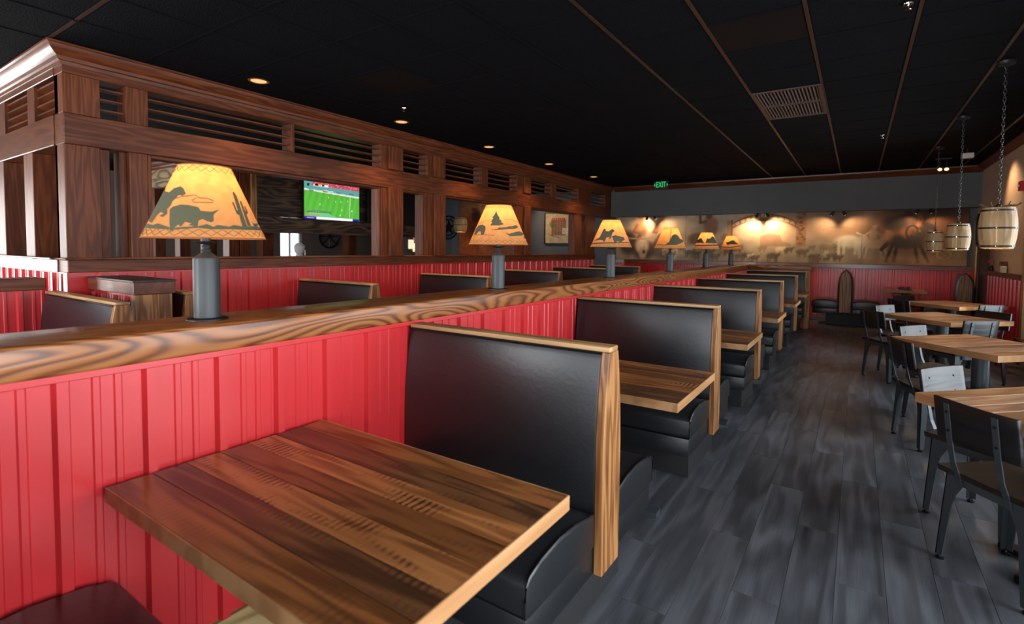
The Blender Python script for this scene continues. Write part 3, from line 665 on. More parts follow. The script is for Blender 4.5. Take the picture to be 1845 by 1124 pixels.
for i, y in enumerate(LAMPS):
    x = -1.93
    t = thing('table_lamp', lamp_l[i], 'lamp', (x, y, 1.182), 0, 'parchment lamps along the divider cap')
    MB().lathe([(0.066,0.0),(0.066,0.005),(0.060,0.008),(0.040,0.009)], 32).obj('base_disc', m_dark, t, smooth=True)
    MB().lathe([(0.0425,0.009),(0.0425,0.215),(0.041,0.220),(0.022,0.235),(0.016,0.240)], 32).obj('lamp_body', m_lampm, t, smooth=True, ang=25)
    MB().lathe([(0.012,0.240),(0.017,0.247),(0.010,0.254),(0.014,0.262),(0.009,0.268)], 20).obj('neck', m_lampm, t, smooth=True)
    MB().lathe([(0.010,0.268),(0.036,0.274),(0.038,0.278),(0.012,0.279)], 24).obj('saucer', m_dark, t, smooth=True)
    MB().lathe([(0.014,0.279),(0.016,0.30),(0.012,0.35)], 16).obj('socket', m_lampm, t, smooth=True)
    n = 64; s = MB()
    s.add([(RB*math.cos(2*PI*k/n), RB*math.sin(2*PI*k/n), ZB) for k in range(n)] + [(RT*math.cos(2*PI*k/n), RT*math.sin(2*PI*k/n), ZT) for k in range(n)], [(k, (k+1) % n, n+(k+1) % n, n+k) for k in range(n)])
    sh = s.obj('lamp_shade', m_shade, t, smooth=True)
    for rr, zz in ((RB, ZB), (RT, ZT)): MB().tube([(rr*math.cos(2*PI*k/n), rr*math.sin(2*PI*k/n), zz) for k in range(n)], 0.0022, 6, True).obj('rim', m_lace, sh, smooth=True)
    for t0, t1, m in ((0.02, 0.11, 34), (0.90, 0.985, 22)):
        for ph in (0, 1):
            pts = []
            for k in range(m):
                tt = t0 if (k+ph) % 2 else t1; r = RB+(RT-RB)*tt+0.001; a = 2*PI*k/m
                pts.append((r*math.cos(a), r*math.sin(a), ZB+(ZT-ZB)*tt))
            sub = []
            for k in range(m):
                p, q = Vector(pts[k]), Vector(pts[(k+1) % m])
                for j in range(3):
                    v = p.lerp(q, j/3); tt = (v.z-ZB)/(ZT-ZB); r = RB+(RT-RB)*tt+0.001; d = Vector((v.x, v.y)).normalized()*r
                    sub.append((d.x, d.y, v.z))
            MB().tube(sub, 0.0009, 4, True).obj('lacing', m_lace, sh)
    P = D[i]; decal(sh, P[0], P[1], P[2], P[3], P[4], math.atan2(-y, -x))
    MB().lathe([(0.006,0.36),(0.022,0.385),(0.026,0.41),(0.018,0.435),(0.004,0.445)], 16).obj('bulb', m_glow, t, smooth=True)
    pl = bpy.data.lights.new('lamp_light', 'POINT'); pl.energy = 1.9; pl.color = (1.0, 0.72, 0.42); pl.shadow_soft_size = 0.05
    po = bpy.data.objects.new('lamp_light', pl); po.location = (0, 0, 0.475); po.parent = t; COL.objects.link(po)

# ------------------------------------------------------------------ dining tables and chairs on the right
def dining_table(label, loc, rz):
    t = thing('dining_table', label, 'table', loc, rz, 'square plank dining tables by the windows')
    W = 0.80; ws = [0.11, 0.09, 0.10, 0.12, 0.09, 0.105, 0.10]; k = (W-0.008)/sum(ws); y = -W/2+0.004
    pm = [m_dtable, m_dtable2, m_dtable3, m_dtable, m_dtable2, m_dtable3, m_dtable]; random.shuffle(pm)
    for q, pmat in zip(ws, pm):
        wd = q*k
        MB().box(-W/2+0.004, W/2-0.004, -wd/2+0.0010, wd/2-0.0010, 0.705, 0.750).obj('plank', pmat, t, (0, y+wd/2, 0), bevel=0.0012); y += wd
    for s in (-1, 1):
        MB().box(min(s*W/2, s*(W/2-0.004)), max(s*W/2, s*(W/2-0.004)), -W/2, W/2, 0.7045, 0.7503).obj('edge', m_edge, t)
        MB().box(-W/2+0.004, W/2-0.004, min(s*W/2, s*(W/2-0.004)), max(s*W/2, s*(W/2-0.004)), 0.7045, 0.7503).obj('edge', m_edge, t)
    MB().lathe([(0.052,0.03),(0.052,0.70)], 24).obj('pedestal', m_steel, t, smooth=True)
    MB().box(-0.15, 0.15, -0.15, 0.15, 0.69, 0.705).obj('mount_plate', m_dark, t)
    for a in (0, 1): MB().box(-0.26 if a else -0.035, 0.26 if a else 0.035, -0.035 if a else -0.26, 0.035 if a else 0.26, 0.0, 0.028+0.004*a).obj('foot', m_dark, t, bevel=0.004)
    return t
dining_table('square plank table at the lower right edge of the view', (0.83, 3.24, 0), PI/4)
dining_table('second square plank table from the right foreground', (0.82, 5.30, 0), PI/4)
dining_table('third square plank table from the right foreground', (0.80, 7.27, 0), PI/4)
dining_table('farthest square plank table, before the red far wall', (1.12, 9.30, 0), PI/4)

def make_chair(label):
    t = thing('dining_chair', label, 'chair', (0,0,0), 0, 'black wood and steel dining chairs')
    s = MB(); n = 8
    for j in range(n+1):
        y = -0.20+0.40*j/n
        for i in range(n+1):
            x = -0.205+0.41*i/n
            dish = -0.010*math.exp(-((x/0.13)**2+((y+0.02)/0.13)**2))
            s.v.append((x, y, 0.455+dish))
    for j in range(n):
        for i in range(n): s.f.append((j*(n+1)+i, j*(n+1)+i+1, (j+1)*(n+1)+i+1, (j+1)*(n+1)+i))
    k = len(s.v); ring = [i for i in range(n+1)] + [j*(n+1)+n for j in range(1, n+1)] + [n*(n+1)+i for i in range(n-1, -1, -1)] + [j*(n+1) for j in range(n-1, 0, -1)]
    s.v += [(s.v[i][0]*0.985, s.v[i][1]*0.985, 0.428) for i in ring]; m = len(ring)
    s.f += [(ring[i], ring[(i+1) % m], k+(i+1) % m, k+i) for i in range(m)] + [tuple(k+i for i in range(m-1, -1, -1))]
    s.obj('seat', m_seatw, t, smooth=True)
    MB().box(-0.175, 0.175, -0.175, -0.168, 0.385, 0.428).obj('apron', m_steel, t); MB().box(-0.175, 0.175, 0.168, 0.175, 0.385, 0.428).obj('apron', m_steel, t)
    for q in (-1, 1): MB().box(min(q*0.17, q*0.177), max(q*0.17, q*0.177), -0.168, 0.168, 0.385, 0.428).obj('apron', m_steel, t)
    for q in (-1, 1):
        for r in (-1, 1):
            tx, ty, fx, fy = q*0.178, r*0.176, q*0.205, r*0.190
            def plate(along):   # gusseted plate: wide under the seat, narrow at the foot
                pr = [(0,0.428),(0.088,0.428),(0.080,0.385),(0.056,0.335),(0.044,0.28),(0.032,0.02),(0,0.02)]
                vs = []
                for th in (0, 0.005):
                    for d, z in pr:
                        f = (0.428-z)/0.428; x = tx+(fx-tx)*f; y = ty+(fy-ty)*f
                        if along == 'x': vs.append((x-q*d, y-r*th, z))
                        else: vs.append((x-q*th, y-r*d, z))
                c = len(pr)
                return vs, [tuple(range(c)), tuple(range(2*c-1, c-1, -1))] + [(i, (i+1) % c, c+(i+1) % c, c+i) for i in range(c)]
            b = MB(); b.add(*plate('x')); b.add(*plate('y'))
            lg = b.obj('leg', m_steel, t)
            MB().lathe([(0.017,0.0),(0.018,0.008),(0.010,0.012),(0.007,0.022)], 12, (fx-q*0.014, fy-r*0.014, 0)).obj('glide', m_dark, lg, smooth=True)
    # backrest, gently curved, on two bent flat steel uprights
    def by(x, z): return -0.232-0.030*(z-0.60)/0.19 - 0.016*(1-(x/0.18)**2)
    b = MB(); nx, nz = 10, 4; vs = []
    for side in (0, 1):
        for j in range(nz+1):
            for i in range(nx+1):
                x = -0.182+0.364*i/nx; z = 0.598+0.192*j/nz
                vs.append((x, by(x, z)+0.018*side, z))
    fs = []; w1 = nx+1; o2 = w1*(nz+1)
    for j in range(nz):
        for i in range(nx):
            a = j*w1+i; fs.append((a, a+1, a+w1+1, a+w1)); fs.append((o2+a, o2+a+w1, o2+a+w1+1, o2+a+1))
    for i in range(nx): fs.append((i, o2+i, o2+i+1, i+1)); a = nz*w1+i; fs.append((a, a+1, o2+a+1, o2+a))
    for j in range(nz): a = j*w1; fs.append((a, a+w1, o2+a+w1, o2+a)); a = j*w1+nx; fs.append((a, o2+a, o2+a+w1, a+w1))
    b.add(vs, fs); bk = b.obj('backrest', m_black, t, bevel=0.004, seg=2, smooth=True, ang=50)
    for q in (-1, 1):
        u = MB(); x0 = q*0.105
        pr = [(-0.182,0.388),(-0.196,0.44),(-0.222,0.50),(by(x0,0.60)-0.001,0.60),(by(x0,0.775)-0.001,0.775)]
        u.prism([(y, z) for y, z in pr] + [(y-0.006, z) for y, z in pr[::-1]], 'x', x0-0.014, x0+0.014)
        up = u.obj('upright', m_steel, t, bevel=0.0015)
        for z in (0.65, 0.735): MB().lathe([(0.007,-0.002),(0.006,0.003),(0.003,0.004)], 10).obj('bolt', m_dark, up, (x0, by(x0, z)-0.007, z), (PI/2, 0, 0), smooth=True)
        for z in (0.65, 0.735): MB().lathe([(0.007,-0.002),(0.006,0.003),(0.003,0.004)], 10).obj('bolt', m_dark, bk, (x0, by(x0, z)+0.017, z), (-PI/2, 0, 0), smooth=True)
    return t
CH = [  # back-top centre, facing direction
 ((0.44,2.925), (0.77,0.64), 'dark dining chair in the right foreground with its back to the camera'),
 ((0.425,3.83), (0.80,-0.60), 'dining chair with pale gleaming backrest behind the nearest square table'),
 ((0.29,4.88), (0.93,0.36), 'dark dining chair with its back turned at the aisle side of the second square table'),
 ((0.437,5.86), (0.82,-0.57), 'dining chair with gleaming backrest behind the second square table'),
 ((0.16,7.11), (0.80,0.59), 'dark dining chair standing farthest into the aisle by the third square table'),
 ((0.305,7.93), (0.84,-0.55), 'dining chair with gleaming backrest behind the third square table'),
 ((1.03,6.72), (-0.60,0.80), 'dark dining chair with handle cutout seen between second and third tables'),
 ((1.30,7.86), (-0.70,-0.71), 'dark dining chair at the window side of the third square table'),
 ((1.45,8.86), (-0.65,0.76), 'dark dining chair at the window side of the farthest square table'),
 ((0.50,8.98), (0.78,0.62), 'dark dining chair at the aisle side of the farthest square table'),
 ((0.62,9.95), (0.70,-0.71), 'dark dining chair behind the farthest square table, towards the red wall'),
 ((1.34,4.86), (-0.70,0.71), 'dining chair tucked under the window side of the second square table'),
]
proto = None
for (bx_, by_), (fx, fy), lb in CH:
    q = math.hypot(fx, fy); fx /= q; fy /= q
    loc = (bx_+0.25*fx, by_+0.25*fy, 0); rz = math.atan2(-fx, fy)
    if proto is None: proto = make_chair(lb); proto.location = loc; proto.rotation_euler = (0,0,rz)
    else: clone(proto, loc, rz, lb)
# ------------------------------------------------------------------ barrel pendants
def barrel_lamp(label, x, y, z0=1.485, R=0.119, antlers=False, hgt=0.325):
    t = thing('barrel_pendant', label, 'lamp', (x, y, z0), 0, 'wooden barrel pendant lamps')
    n = 16; rows = 7
    def rad(f): return R*(0.83+0.17*math.sin(PI*f)**0.8)
    vs = []
    for j in range(rows+1):
        f = j/rows; z = hgt*f; r = rad(f)
        for a, rr in ((-PI/n*0.985, r), (0, r*1.004), (PI/n*0.985, r), (PI/n*0.985, r-0.012), (-PI/n*0.985, r-0.012)): vs.append((rr*math.cos(a), rr*math.sin(a), z))
    fs = [(j*5+k, j*5+(k+1) % 5, (j+1)*5+(k+1) % 5, (j+1)*5+k) for j in range(rows) for k in range(5)] + [(4,3,2,1,0), tuple(rows*5+k for k in range(5))]
    me = MB().add(vs, fs).mesh('stave', m_oakb, smooth=True)
    for k in range(n): link('stave', me, t, (0,0,0), (0,0,2*PI*k/n))
    for f in (0.06, 0.5, 0.93):
        r = rad(f)+0.0005
        h = MB(); m = 32
        h.add([(rr*math.cos(2*PI*k/m), rr*math.sin(2*PI*k/m), hgt*f+dz) for rr, dz in ((r,-0.007),(r+0.003,-0.007),(r+0.003,0.007),(r,0.007)) for k in range(m)],
              [(a*m+k, a*m+(k+1) % m, ((a+1) % 4)*m+(k+1) % m, ((a+1) % 4)*m+k) for a in range(4) for k in range(m)])
        ho = h.obj('hoop', m_dark, t, smooth=True)
        for k in range(6): MB().lathe([(0.005,0),(0.004,0.003)], 8).obj('rivet', m_silver, ho, ((r+0.003)*math.cos(k*PI/3+0.3), (r+0.003)*math.sin(k*PI/3+0.3), hgt*f), (0, PI/2, k*PI/3+0.3))
    MB().lathe([(rad(1)-0.012, hgt-0.03), (rad(1)-0.012, hgt-0.012)], 24).obj('lid', m_oakb, t)
    MB().lathe([(0.018,hgt-0.012),(0.018,hgt+0.02),(0.008,hgt+0.03)], 12).obj('hanger', m_dark, t, smooth=True)
    b = MB(); z = hgt+0.03; top = ZC-0.012-z0; k = 0
    while z < top-0.02:
        pts = []
        for q in range(10):
            a = 2*PI*q/10; u = 0.009*math.cos(a); v = 0.021*math.sin(a)
            pts.append((u, 0, z+0.021+v) if k % 2 else (0, u, z+0.021+v))
        b.tube(pts, 0.0030, 5, True); z += 0.033; k += 1
    b.obj('chain', m_chain, t, smooth=True)
    MB().lathe([(0.010,top-0.035),(0.055,top-0.02),(0.062,top-0.004),(0.062,top+0.006)], 24).obj('canopy', m_dark, t, smooth=True)
    MB().lathe([(0.010,0.06),(0.035,0.09),(0.040,0.12),(0.025,0.16),(0.012,0.19)], 16).obj('bulb', m_glow, t, smooth=True)
    pl = bpy.data.lights.new('pendant_light', 'POINT'); pl.energy = 4; pl.color = (1.0,0.62,0.30); pl.shadow_soft_size = 0.04
    po = bpy.data.objects.new('pendant_light', pl); po.location = (0,0,0.045); po.parent = t; COL.objects.link(po)
    if antlers:
        for s, col in ((-1, m_bone), (1, m_bone)):
            pth = [(s*0.01,-0.03*s,hgt+0.005),(s*0.06,-0.04,hgt+0.014),(s*0.10,-0.05,hgt+0.012),(s*0.125,-0.05,hgt+0.030)]
            an = MB(); an.tube(pth, 0.008, 8); an.tube([(s*0.05,-0.04,hgt+0.012),(s*0.06,-0.055,hgt+0.045)], 0.005, 8)
            an.obj('antler', col, t, smooth=True)
    return t
barrel_lamp('nearest hanging barrel lamp with small antlers on top', 0.95, 5.75, 1.488, 0.122, True, 0.335)
barrel_lamp('middle hanging barrel lamp on a chain', 0.955, 7.80, 1.483, 0.114, False, 0.30)
barrel_lamp('farthest hanging barrel lamp with glowing underside', 0.945, 9.85, 1.462, 0.106, False, 0.305)
barrel_lamp('barrel lamp seen through the partition beside the star medallion', -9.75, 11.8, 1.92, 0.20, False, 0.42)

# ------------------------------------------------------------------ ceiling fittings
cl = ['first recessed copper downlight, above the nearest louvre', 'second recessed downlight along the partition', 'third recessed downlight along the partition', 'fourth recessed downlight along the partition', 'fifth recessed downlight, near the far wall']
for i, y in enumerate((2.77, 4.61, 6.44, 8.30, 10.23)):
    t = thing('recessed_downlight', cl[i], 'light', (-4.765, y, ZC-0.004), 0, 'recessed downlights along the partition')
    MB().add([(r*math.cos(2*PI*k/28), r*math.sin(2*PI*k/28), z) for r, z in ((0.095,-0.001),(0.078,-0.006),(0.070,0.0)) for k in range(28)], [(a*28+k, a*28+(k+1) % 28, (a+1)*28+(k+1) % 28, (a+1)*28+k) for a in range(2) for k in range(28)]).obj('trim_ring', m_canr, t, smooth=True)
    MB().lathe([(0.070,-0.0008),(0.040,0.002)], 24).obj('lens', m_can, t, smooth=True)
    sd = bpy.data.lights.new('downlight', 'SPOT'); sd.energy = 70; sd.color = (1.0,0.60,0.30); sd.spot_size = math.radians(115); sd.spot_blend = 0.8; sd.shadow_soft_size = 0.05
    so = bpy.data.objects.new('downlight', sd); so.location = (0,0,-0.02); so.parent = t; COL.objects.link(so)
for i, (x, y, lb) in enumerate(((-4.276,4.175,'sprinkler head near the second downlight'), (0.21,4.12,'chrome sprinkler head at the top right of the ceiling'), (0.22,8.5,'small sprinkler head far down the ceiling'))):
    t = thing('sprinkler_head', lb, 'sprinkler', (x, y, ZC-0.004), 0, 'ceiling sprinklers')
    MB().lathe([(0.030,0.0),(0.028,-0.006),(0.010,-0.008)], 20).obj('escutcheon', m_silver, t, smooth=True)
    MB().lathe([(0.006,-0.006),(0.006,-0.035)], 10).obj('frame', m_silver, t, smooth=True)
    MB().lathe([(0.018,-0.036),(0.016,-0.039)], 12).obj('deflector', m_silver, t)
v = thing('ceiling_vent', 'rectangular slatted return air vent in the black ceiling', 'vent', (X0t+7.5*T, Y0t+9*T, ZC))
m_vent = plain('brown_vent_enamel', (0.060,0.030,0.018), 0.5)
for a, b, c, d in ((-0.30,0.30,-0.60,-0.57), (-0.30,0.30,0.57,0.60), (-0.30,-0.27,-0.57,0.57), (0.27,0.30,-0.57,0.57), (-0.27,0.27,-0.02,0.02)): MB().box(a, b, c, d, -0.012, 0.012).obj('frame_bar', m_vent, v)
MB().box(-0.29, 0.29, -0.59, 0.59, 0.012, 0.018).obj('backing', m_dark, v)
for c in (-0.295, 0.295):
    for k in range(18): MB().prism([(-0.262+0.0305*k, -0.010), (-0.258+0.0305*k, -0.010), (-0.243+0.0305*k, 0.010), (-0.247+0.0305*k, 0.010)], 'y', c-0.272, c+0.272).obj('slat', m_vent, v)
def track_head(label, loc, targets, energy, cone=52, top=ZC-0.008, gap=0.2, col=(1.0,0.66,0.36)):
    t = thing('track_light', label, 'light', loc, 0, 'track spotlights')
    top = top-loc[2]
    MB().box(-gap/2-0.06, gap/2+0.06, -0.015, 0.015, top-0.02, top).obj('track', m_dark, t)
    for k, tg in enumerate(targets):
        x0 = -gap/2+gap*k
        MB().lathe([(0.006,0.0),(0.006,top-0.02)], 8, (x0,0,0)).obj('stem', m_dark, t)
        d = (Vector(tg)-Vector((loc[0]+x0, loc[1], loc[2]))).normalized(); q = d.to_track_quat('-Z', 'Y')
        h = MB().lathe([(0.020,0.05),(0.026,0.0),(0.032,-0.035)], 20).obj('head', m_dark, t, (x0,0,0), smooth=True); h.rotation_euler = q.to_euler()
        MB().lathe([(0.028,-0.037),(0.022,-0.039)], 20).obj('lens', m_glow, h)
        sd = bpy.data.lights.new('spot', 'SPOT'); sd.energy = energy; sd.color = col; sd.spot_size = math.radians(cone); sd.spot_blend = 0.9; sd.shadow_soft_size = 0.03
        so = bpy.data.objects.new('spot', sd); so.location = Vector((x0,0,0))+d*0.06; so.rotation_euler = q.to_euler(); so.parent = t; COL.objects.link(so)
UND = 2.275
track_head('twin spotlight under the soffit above the mural gate', (-1.74, 12.31, 2.225), [(-2.03, YF, 1.83), (-1.46, YF, 1.85)], 80, cone=104, top=UND)
track_head('twin spotlight under the soffit above the mural cowboys', (-4.2, 12.31, 2.225), [(-4.45, YF, 1.95), (-3.6, YF, 1.60)], 32, cone=125, top=UND)
track_head('twin spotlight under the soffit above the pale mural cattle', (-0.35, 12.31, 2.225), [(-0.8, YF, 1.55), (0.15, YF, 1.50)], 26, cone=125, top=UND)
track_head('added twin spotlight under the soffit washing the right end of the mural', (1.0, 12.31, 2.225), [(0.7, YF, 1.55), (1.35, YF, 1.50)], 16, cone=120, top=UND)  # added fixture, unseen in the dark, to wash this end of the mural
track_head('glowing twin spotlight under the ceiling at right', (1.12, 11.0, 2.84), [(0.70, 8.6, 0.75), (0.95, 8.9, 0.75)], 10, cone=60, gap=0.085)
track_head('added track spotlight in the next room brightening the cowboy picture', (-7.9, 11.4, 2.86), [(-9.2, YF, 1.9), (-6.9, YF, 1.9)], 70, cone=80)  # added lamp to brighten the cowboy picture, framed print and wall
eb = thing('emergency_light', 'small cream flood fixture hanging under the ceiling at right', 'light', (1.31, 10.2, 2.86))
MB().box(-0.07, 0.07, -0.05, 0.05, 0, 0.075).obj('housing', m_white, eb, bevel=0.006); MB().lathe([(0.01,0.075),(0.01,ZC-0.008-2.86)], 8).obj('stem', m_dark, eb)
sd = bpy.data.lights.new('flood', 'SPOT'); sd.energy = 55; sd.color = (1.0,0.66,0.38); sd.spot_size = math.radians(95); sd.spot_blend = 0.9; sd.shadow_soft_size = 0.05
so = bpy.data.objects.new('flood', sd); so.location = (0.09,0,0.0); so.rotation_euler = Vector((0.45,-0.25,-0.9)).to_track_quat('-Z','Y').to_euler(); so.parent = eb; COL.objects.link(so)
ex = thing('exit_sign', 'green lit exit sign hanging before the far wall', 'sign', (-3.55, 11.0, 2.76))
MB().box(-0.155, 0.155, 0.0, 0.03, 0, 0.165).obj('housing', m_dark, ex, bevel=0.004)
link('lettering', text_mesh('EXIT', 0.145, 0.002, m_exit, 'lettering'), ex, (0, -0.003, 0.084), (PI/2, 0, 0)).scale = (0.72, 1.15, 1)
for s in (-1, 1): MB().prism([(s*0.128,0.05),(s*0.148,0.084),(s*0.128,0.118)], 'y', -0.005, 0.0).obj('chevron', m_exit, ex)
MB().lathe([(0.008,0.165),(0.008,ZC-0.008-2.76)], 8, (0,0.015,0)).obj('stem', m_dark, ex)

# ------------------------------------------------------------------ pictures: painted onto fine flat sheets
rng = np.random.default_rng(5)
class Cv:
    def __init__(s, x0, x1, z0, z1, step, base):
        nx, nz = int((x1-x0)/step)+1, int((z1-z0)/step)+1
        s.X, s.Z = np.meshgrid(np.linspace(x0, x1, nx), np.linspace(z0, z1, nz)); s.c = np.ones((nz, nx, 3))*np.array(base)
    def mix(s, m, col): s.c = s.c*(1-m[...,None]) + np.array(col)*m[...,None]
    def ell(s, cx, cz, rx, rz, col, a=1.0, soft=0.25, rot=0):
        dx, dz = s.X-cx, s.Z-cz; c, n = math.cos(rot), math.sin(rot)
        d = np.sqrt(((dx*c+dz*n)/rx)**2 + ((-dx*n+dz*c)/rz)**2); s.mix(a*np.clip((1+soft-d)/(2*soft), 0, 1), col)
    def poly(s, pts, col, a=1.0):
        ins = np.zeros(s.X.shape, bool); n = len(pts)
        for i in range(n):
            (x1, z1), (x2, z2) = pts[i], pts[(i+1) % n]
            c = (z1 > s.Z) != (z2 > s.Z); ins ^= c & (s.X < (x2-x1)*(s.Z-z1)/((z2-z1) if z2 != z1 else 1e-9)+x1)
        s.mix(ins*a, col)
    def line(s, pts, wd, col, a=1.0):
        for (x1, z1), (x2, z2) in zip(pts[:-1], pts[1:]):
            L2 = (x2-x1)**2+(z2-z1)**2+1e-12; t = np.clip(((s.X-x1)*(x2-x1)+(s.Z-z1)*(z2-z1))/L2, 0, 1)
            d = np.hypot(s.X-x1-t*(x2-x1), s.Z-z1-t*(z2-z1)); s.mix(a*np.clip((wd-d)/(wd*0.5), 0, 1), col)
    def mottle(s, amp, freqs):
        n = np.zeros(s.X.shape)
        for f in freqs:
            for _ in range(4):
                a = rng.uniform(0, 6.28); p = rng.uniform(0, 6.28); n += np.sin(f*(s.X*math.cos(a)+s.Z*math.sin(a))+p+1.7*np.sin(f*0.6*(s.X*math.sin(a)-s.Z*math.cos(a))+p))/len(freqs)/2
        s.c *= (1+amp*n)[...,None]
def cattle(cv, cx, cz, q, col, a=0.8):
    cv.ell(cx, cz, 0.11*q, 0.06*q, col, a); cv.ell(cx+0.11*q, cz+0.03*q, 0.035*q, 0.03*q, col, a)
    for d in (-0.08, -0.04, 0.05, 0.08): cv.line([(cx+d*q, cz), (cx+d*q, cz-0.11*q)], 0.016*q, col, a)
    cv.line([(cx+0.06*q, cz+0.08*q), (cx+0.11*q, cz+0.055*q), (cx+0.16*q, cz+0.09*q)], 0.009*q, col, a)
def rider(cv, cx, cz, q, horse, man, hat):
    cv.ell(cx, cz, 0.17*q, 0.085*q, horse, 0.95); cv.ell(cx+0.15*q, cz+0.10*q, 0.05*q, 0.11*q, horse, 0.95, rot=-0.5); cv.ell(cx+0.22*q, cz+0.19*q, 0.07*q, 0.035*q, horse, 0.95, rot=-0.5)
    for d, e in ((-0.14,-0.20),(-0.09,-0.12),(0.08,0.12),(0.13,0.22)): cv.line([(cx+d*q, cz-0.03*q), (cx+(d+e)/2*q, cz-0.14*q), (cx+e*q, cz-0.25*q)], 0.022*q, horse, 0.95)
    cv.line([(cx-0.16*q, cz+0.02*q), (cx-0.25*q, cz-0.10*q)], 0.03*q, horse, 0.9)
    cv.ell(cx-0.01*q, cz+0.16*q, 0.06*q, 0.11*q, man, 0.95); cv.ell(cx+0.01*q, cz+0.30*q, 0.035*q, 0.045*q, man, 0.95)
    cv.ell(cx+0.01*q, cz+0.335*q, 0.075*q, 0.018*q, hat, 0.95); cv.ell(cx+0.01*q, cz+0.36*q, 0.038*q, 0.03*q, hat, 0.95)
    cv.line([(cx+0.03*q, cz+0.20*q), (cx+0.12*q, cz+0.13*q)], 0.022*q, man, 0.9)
m1 = Cv(-5.18, 1.68, 1.205, 2.30, 0.0155, (0.66, 0.56, 0.46))
m1.ell(-3.4, 2.1, 1.2, 0.6, (0.64,0.58,0.50), 0.7, 0.6); m1.ell(1.1, 1.9, 1.2, 0.9, (0.40,0.23,0.12), 0.95, 0.5); m1.ell(-0.3, 2.15, 0.9, 0.35, (0.50,0.40,0.31), 0.8, 0.6)
m1.ell(-1.5, 1.36, 4.2, 0.30, (0.50,0.46,0.38), 0.8, 0.5); m1.ell(0.0, 1.35, 0.9, 0.22, (0.60,0.55,0.46), 0.8, 0.6)
brown, dk, pale = (0.40,0.26,0.17), (0.23,0.16,0.12), (0.78,0.69,0.58)
# two mounted cowboys with a longhorn
m1.ell(-4.86, 1.62, 0.22, 0.30, dk, 0.9); m1.ell(-4.45, 1.45, 0.30, 0.22, dk, 0.85); m1.ell(-3.95, 1.50, 0.28, 0.28, (0.30,0.25,0.22), 0.85)
for cx, cz in ((-4.53, 1.98), (-4.02, 1.97)):
    m1.ell(cx, cz, 0.15, 0.22, (0.56,0.40,0.28), 0.95); m1.ell(cx, cz+0.25, 0.06, 0.07, (0.60,0.42,0.30), 0.95); m1.ell(cx, cz+0.30, 0.12, 0.025, brown, 1); m1.ell(cx, cz+0.325, 0.06, 0.03, brown, 1)
    m1.line([(cx-0.1, cz+0.1), (cx-0.2, cz-0.08), (cx-0.02, cz-0.12)], 0.04, (0.50,0.35,0.25)); m1.line([(cx-0.04, cz-0.2), (cx-0.16, cz-0.42)], 0.07, brown, 0.9)
m1.ell(-4.50, 1.55, 0.17, 0.20, pale, 0.95); m1.ell(-4.48, 1.38, 0.10, 0.16, (0.70,0.58,0.46), 0.95); m1.line([(-5.0, 1.88), (-4.85, 1.74), (-4.5, 1.72), (-4.2, 1.75), (-4.05, 1.90)], 0.025, (0.62,0.52,0.42)); m1.ell(-4.45, 1.40, 0.035, 0.05, dk, 0.9)
m1.ell(-3.6, 1.55, 0.22, 0.25, (0.66,0.58,0.48), 0.8)
# man waving from behind, his mount low
m1.ell(-2.86, 2.02, 0.16, 0.24, (0.52,0.36,0.27), 0.9); m1.ell(-2.90, 2.25, 0.07, 0.06, brown, 0.95); m1.line([(-2.98, 2.12), (-3.1, 2.1), (-3.1, 2.28)], 0.04, brown, 0.9); m1.ell(-3.15, 1.72, 0.22, 0.14, brown, 0.75); m1.ell(-2.5, 1.75, 0.12, 0.10, brown, 0.5)
for k in range(46):
    q = rng.uniform(0.5, 1.1); cattle(m1, rng.uniform(-3.9, -0.3), rng.uniform(1.27, 1.60), q, [(0.33,0.29,0.24),(0.44,0.37,0.29),(0.70,0.64,0.54),(0.28,0.24,0.20)][k % 4], 0.75)
m1.poly([(-1.80,1.60),(-1.80,1.78),(-1.62,1.84),(-1.42,1.80),(-1.36,1.66),(-1.2,1.62),(-1.2,1.56),(-1.8,1.56)], (0.50,0.38,0.30), 0.8)
m1.poly([(-1.10,1.55),(-1.10,2.30),(-0.92,2.30),(-0.92,1.55)], (0.56,0.40,0.27), 0.9); m1.poly([(-2.50,1.60),(-2.50,2.14),(-2.38,2.14),(-2.38,1.60)], (0.56,0.42,0.30), 0.8)
for k in range(30): m1.ell(-1.01+rng.uniform(-0.08,0.08), rng.uniform(1.58,2.28), 0.03, 0.014, (0.34,0.23,0.16), 0.7)
# gate arch with lettered panels and round emblem
arc = lambda r0: [(-1.74+0.64*t, 2.26-0.19*t*t+r0) for t in np.linspace(-1, 1, 17)]
m1.line(arc(0.0), 0.016, brown); m1.line(arc(-0.10), 0.016, brown)
for t in np.linspace(-0.95, 0.95, 12): x = -1.74+0.64*t; z = 2.26-0.19*t*t; m1.line([(x, z), (x, z-0.1)], 0.010, brown); m1.ell(x+0.025, z-0.05, 0.012, 0.026, brown, 0.55)
m1.ell(-1.74, 2.24, 0.10, 0.075, brown); m1.ell(-1.74, 2.24, 0.075, 0.055, pale); m1.line([(-1.74,2.19),(-1.74,2.29)], 0.012, brown); m1.poly([(-2.02,2.10),(-1.75,2.17),(-1.45,2.13),(-1.74,2.10)], brown, 0.9)
m1.line([(-2.40,2.14), (-2.40,1.62)], 0.02, brown)
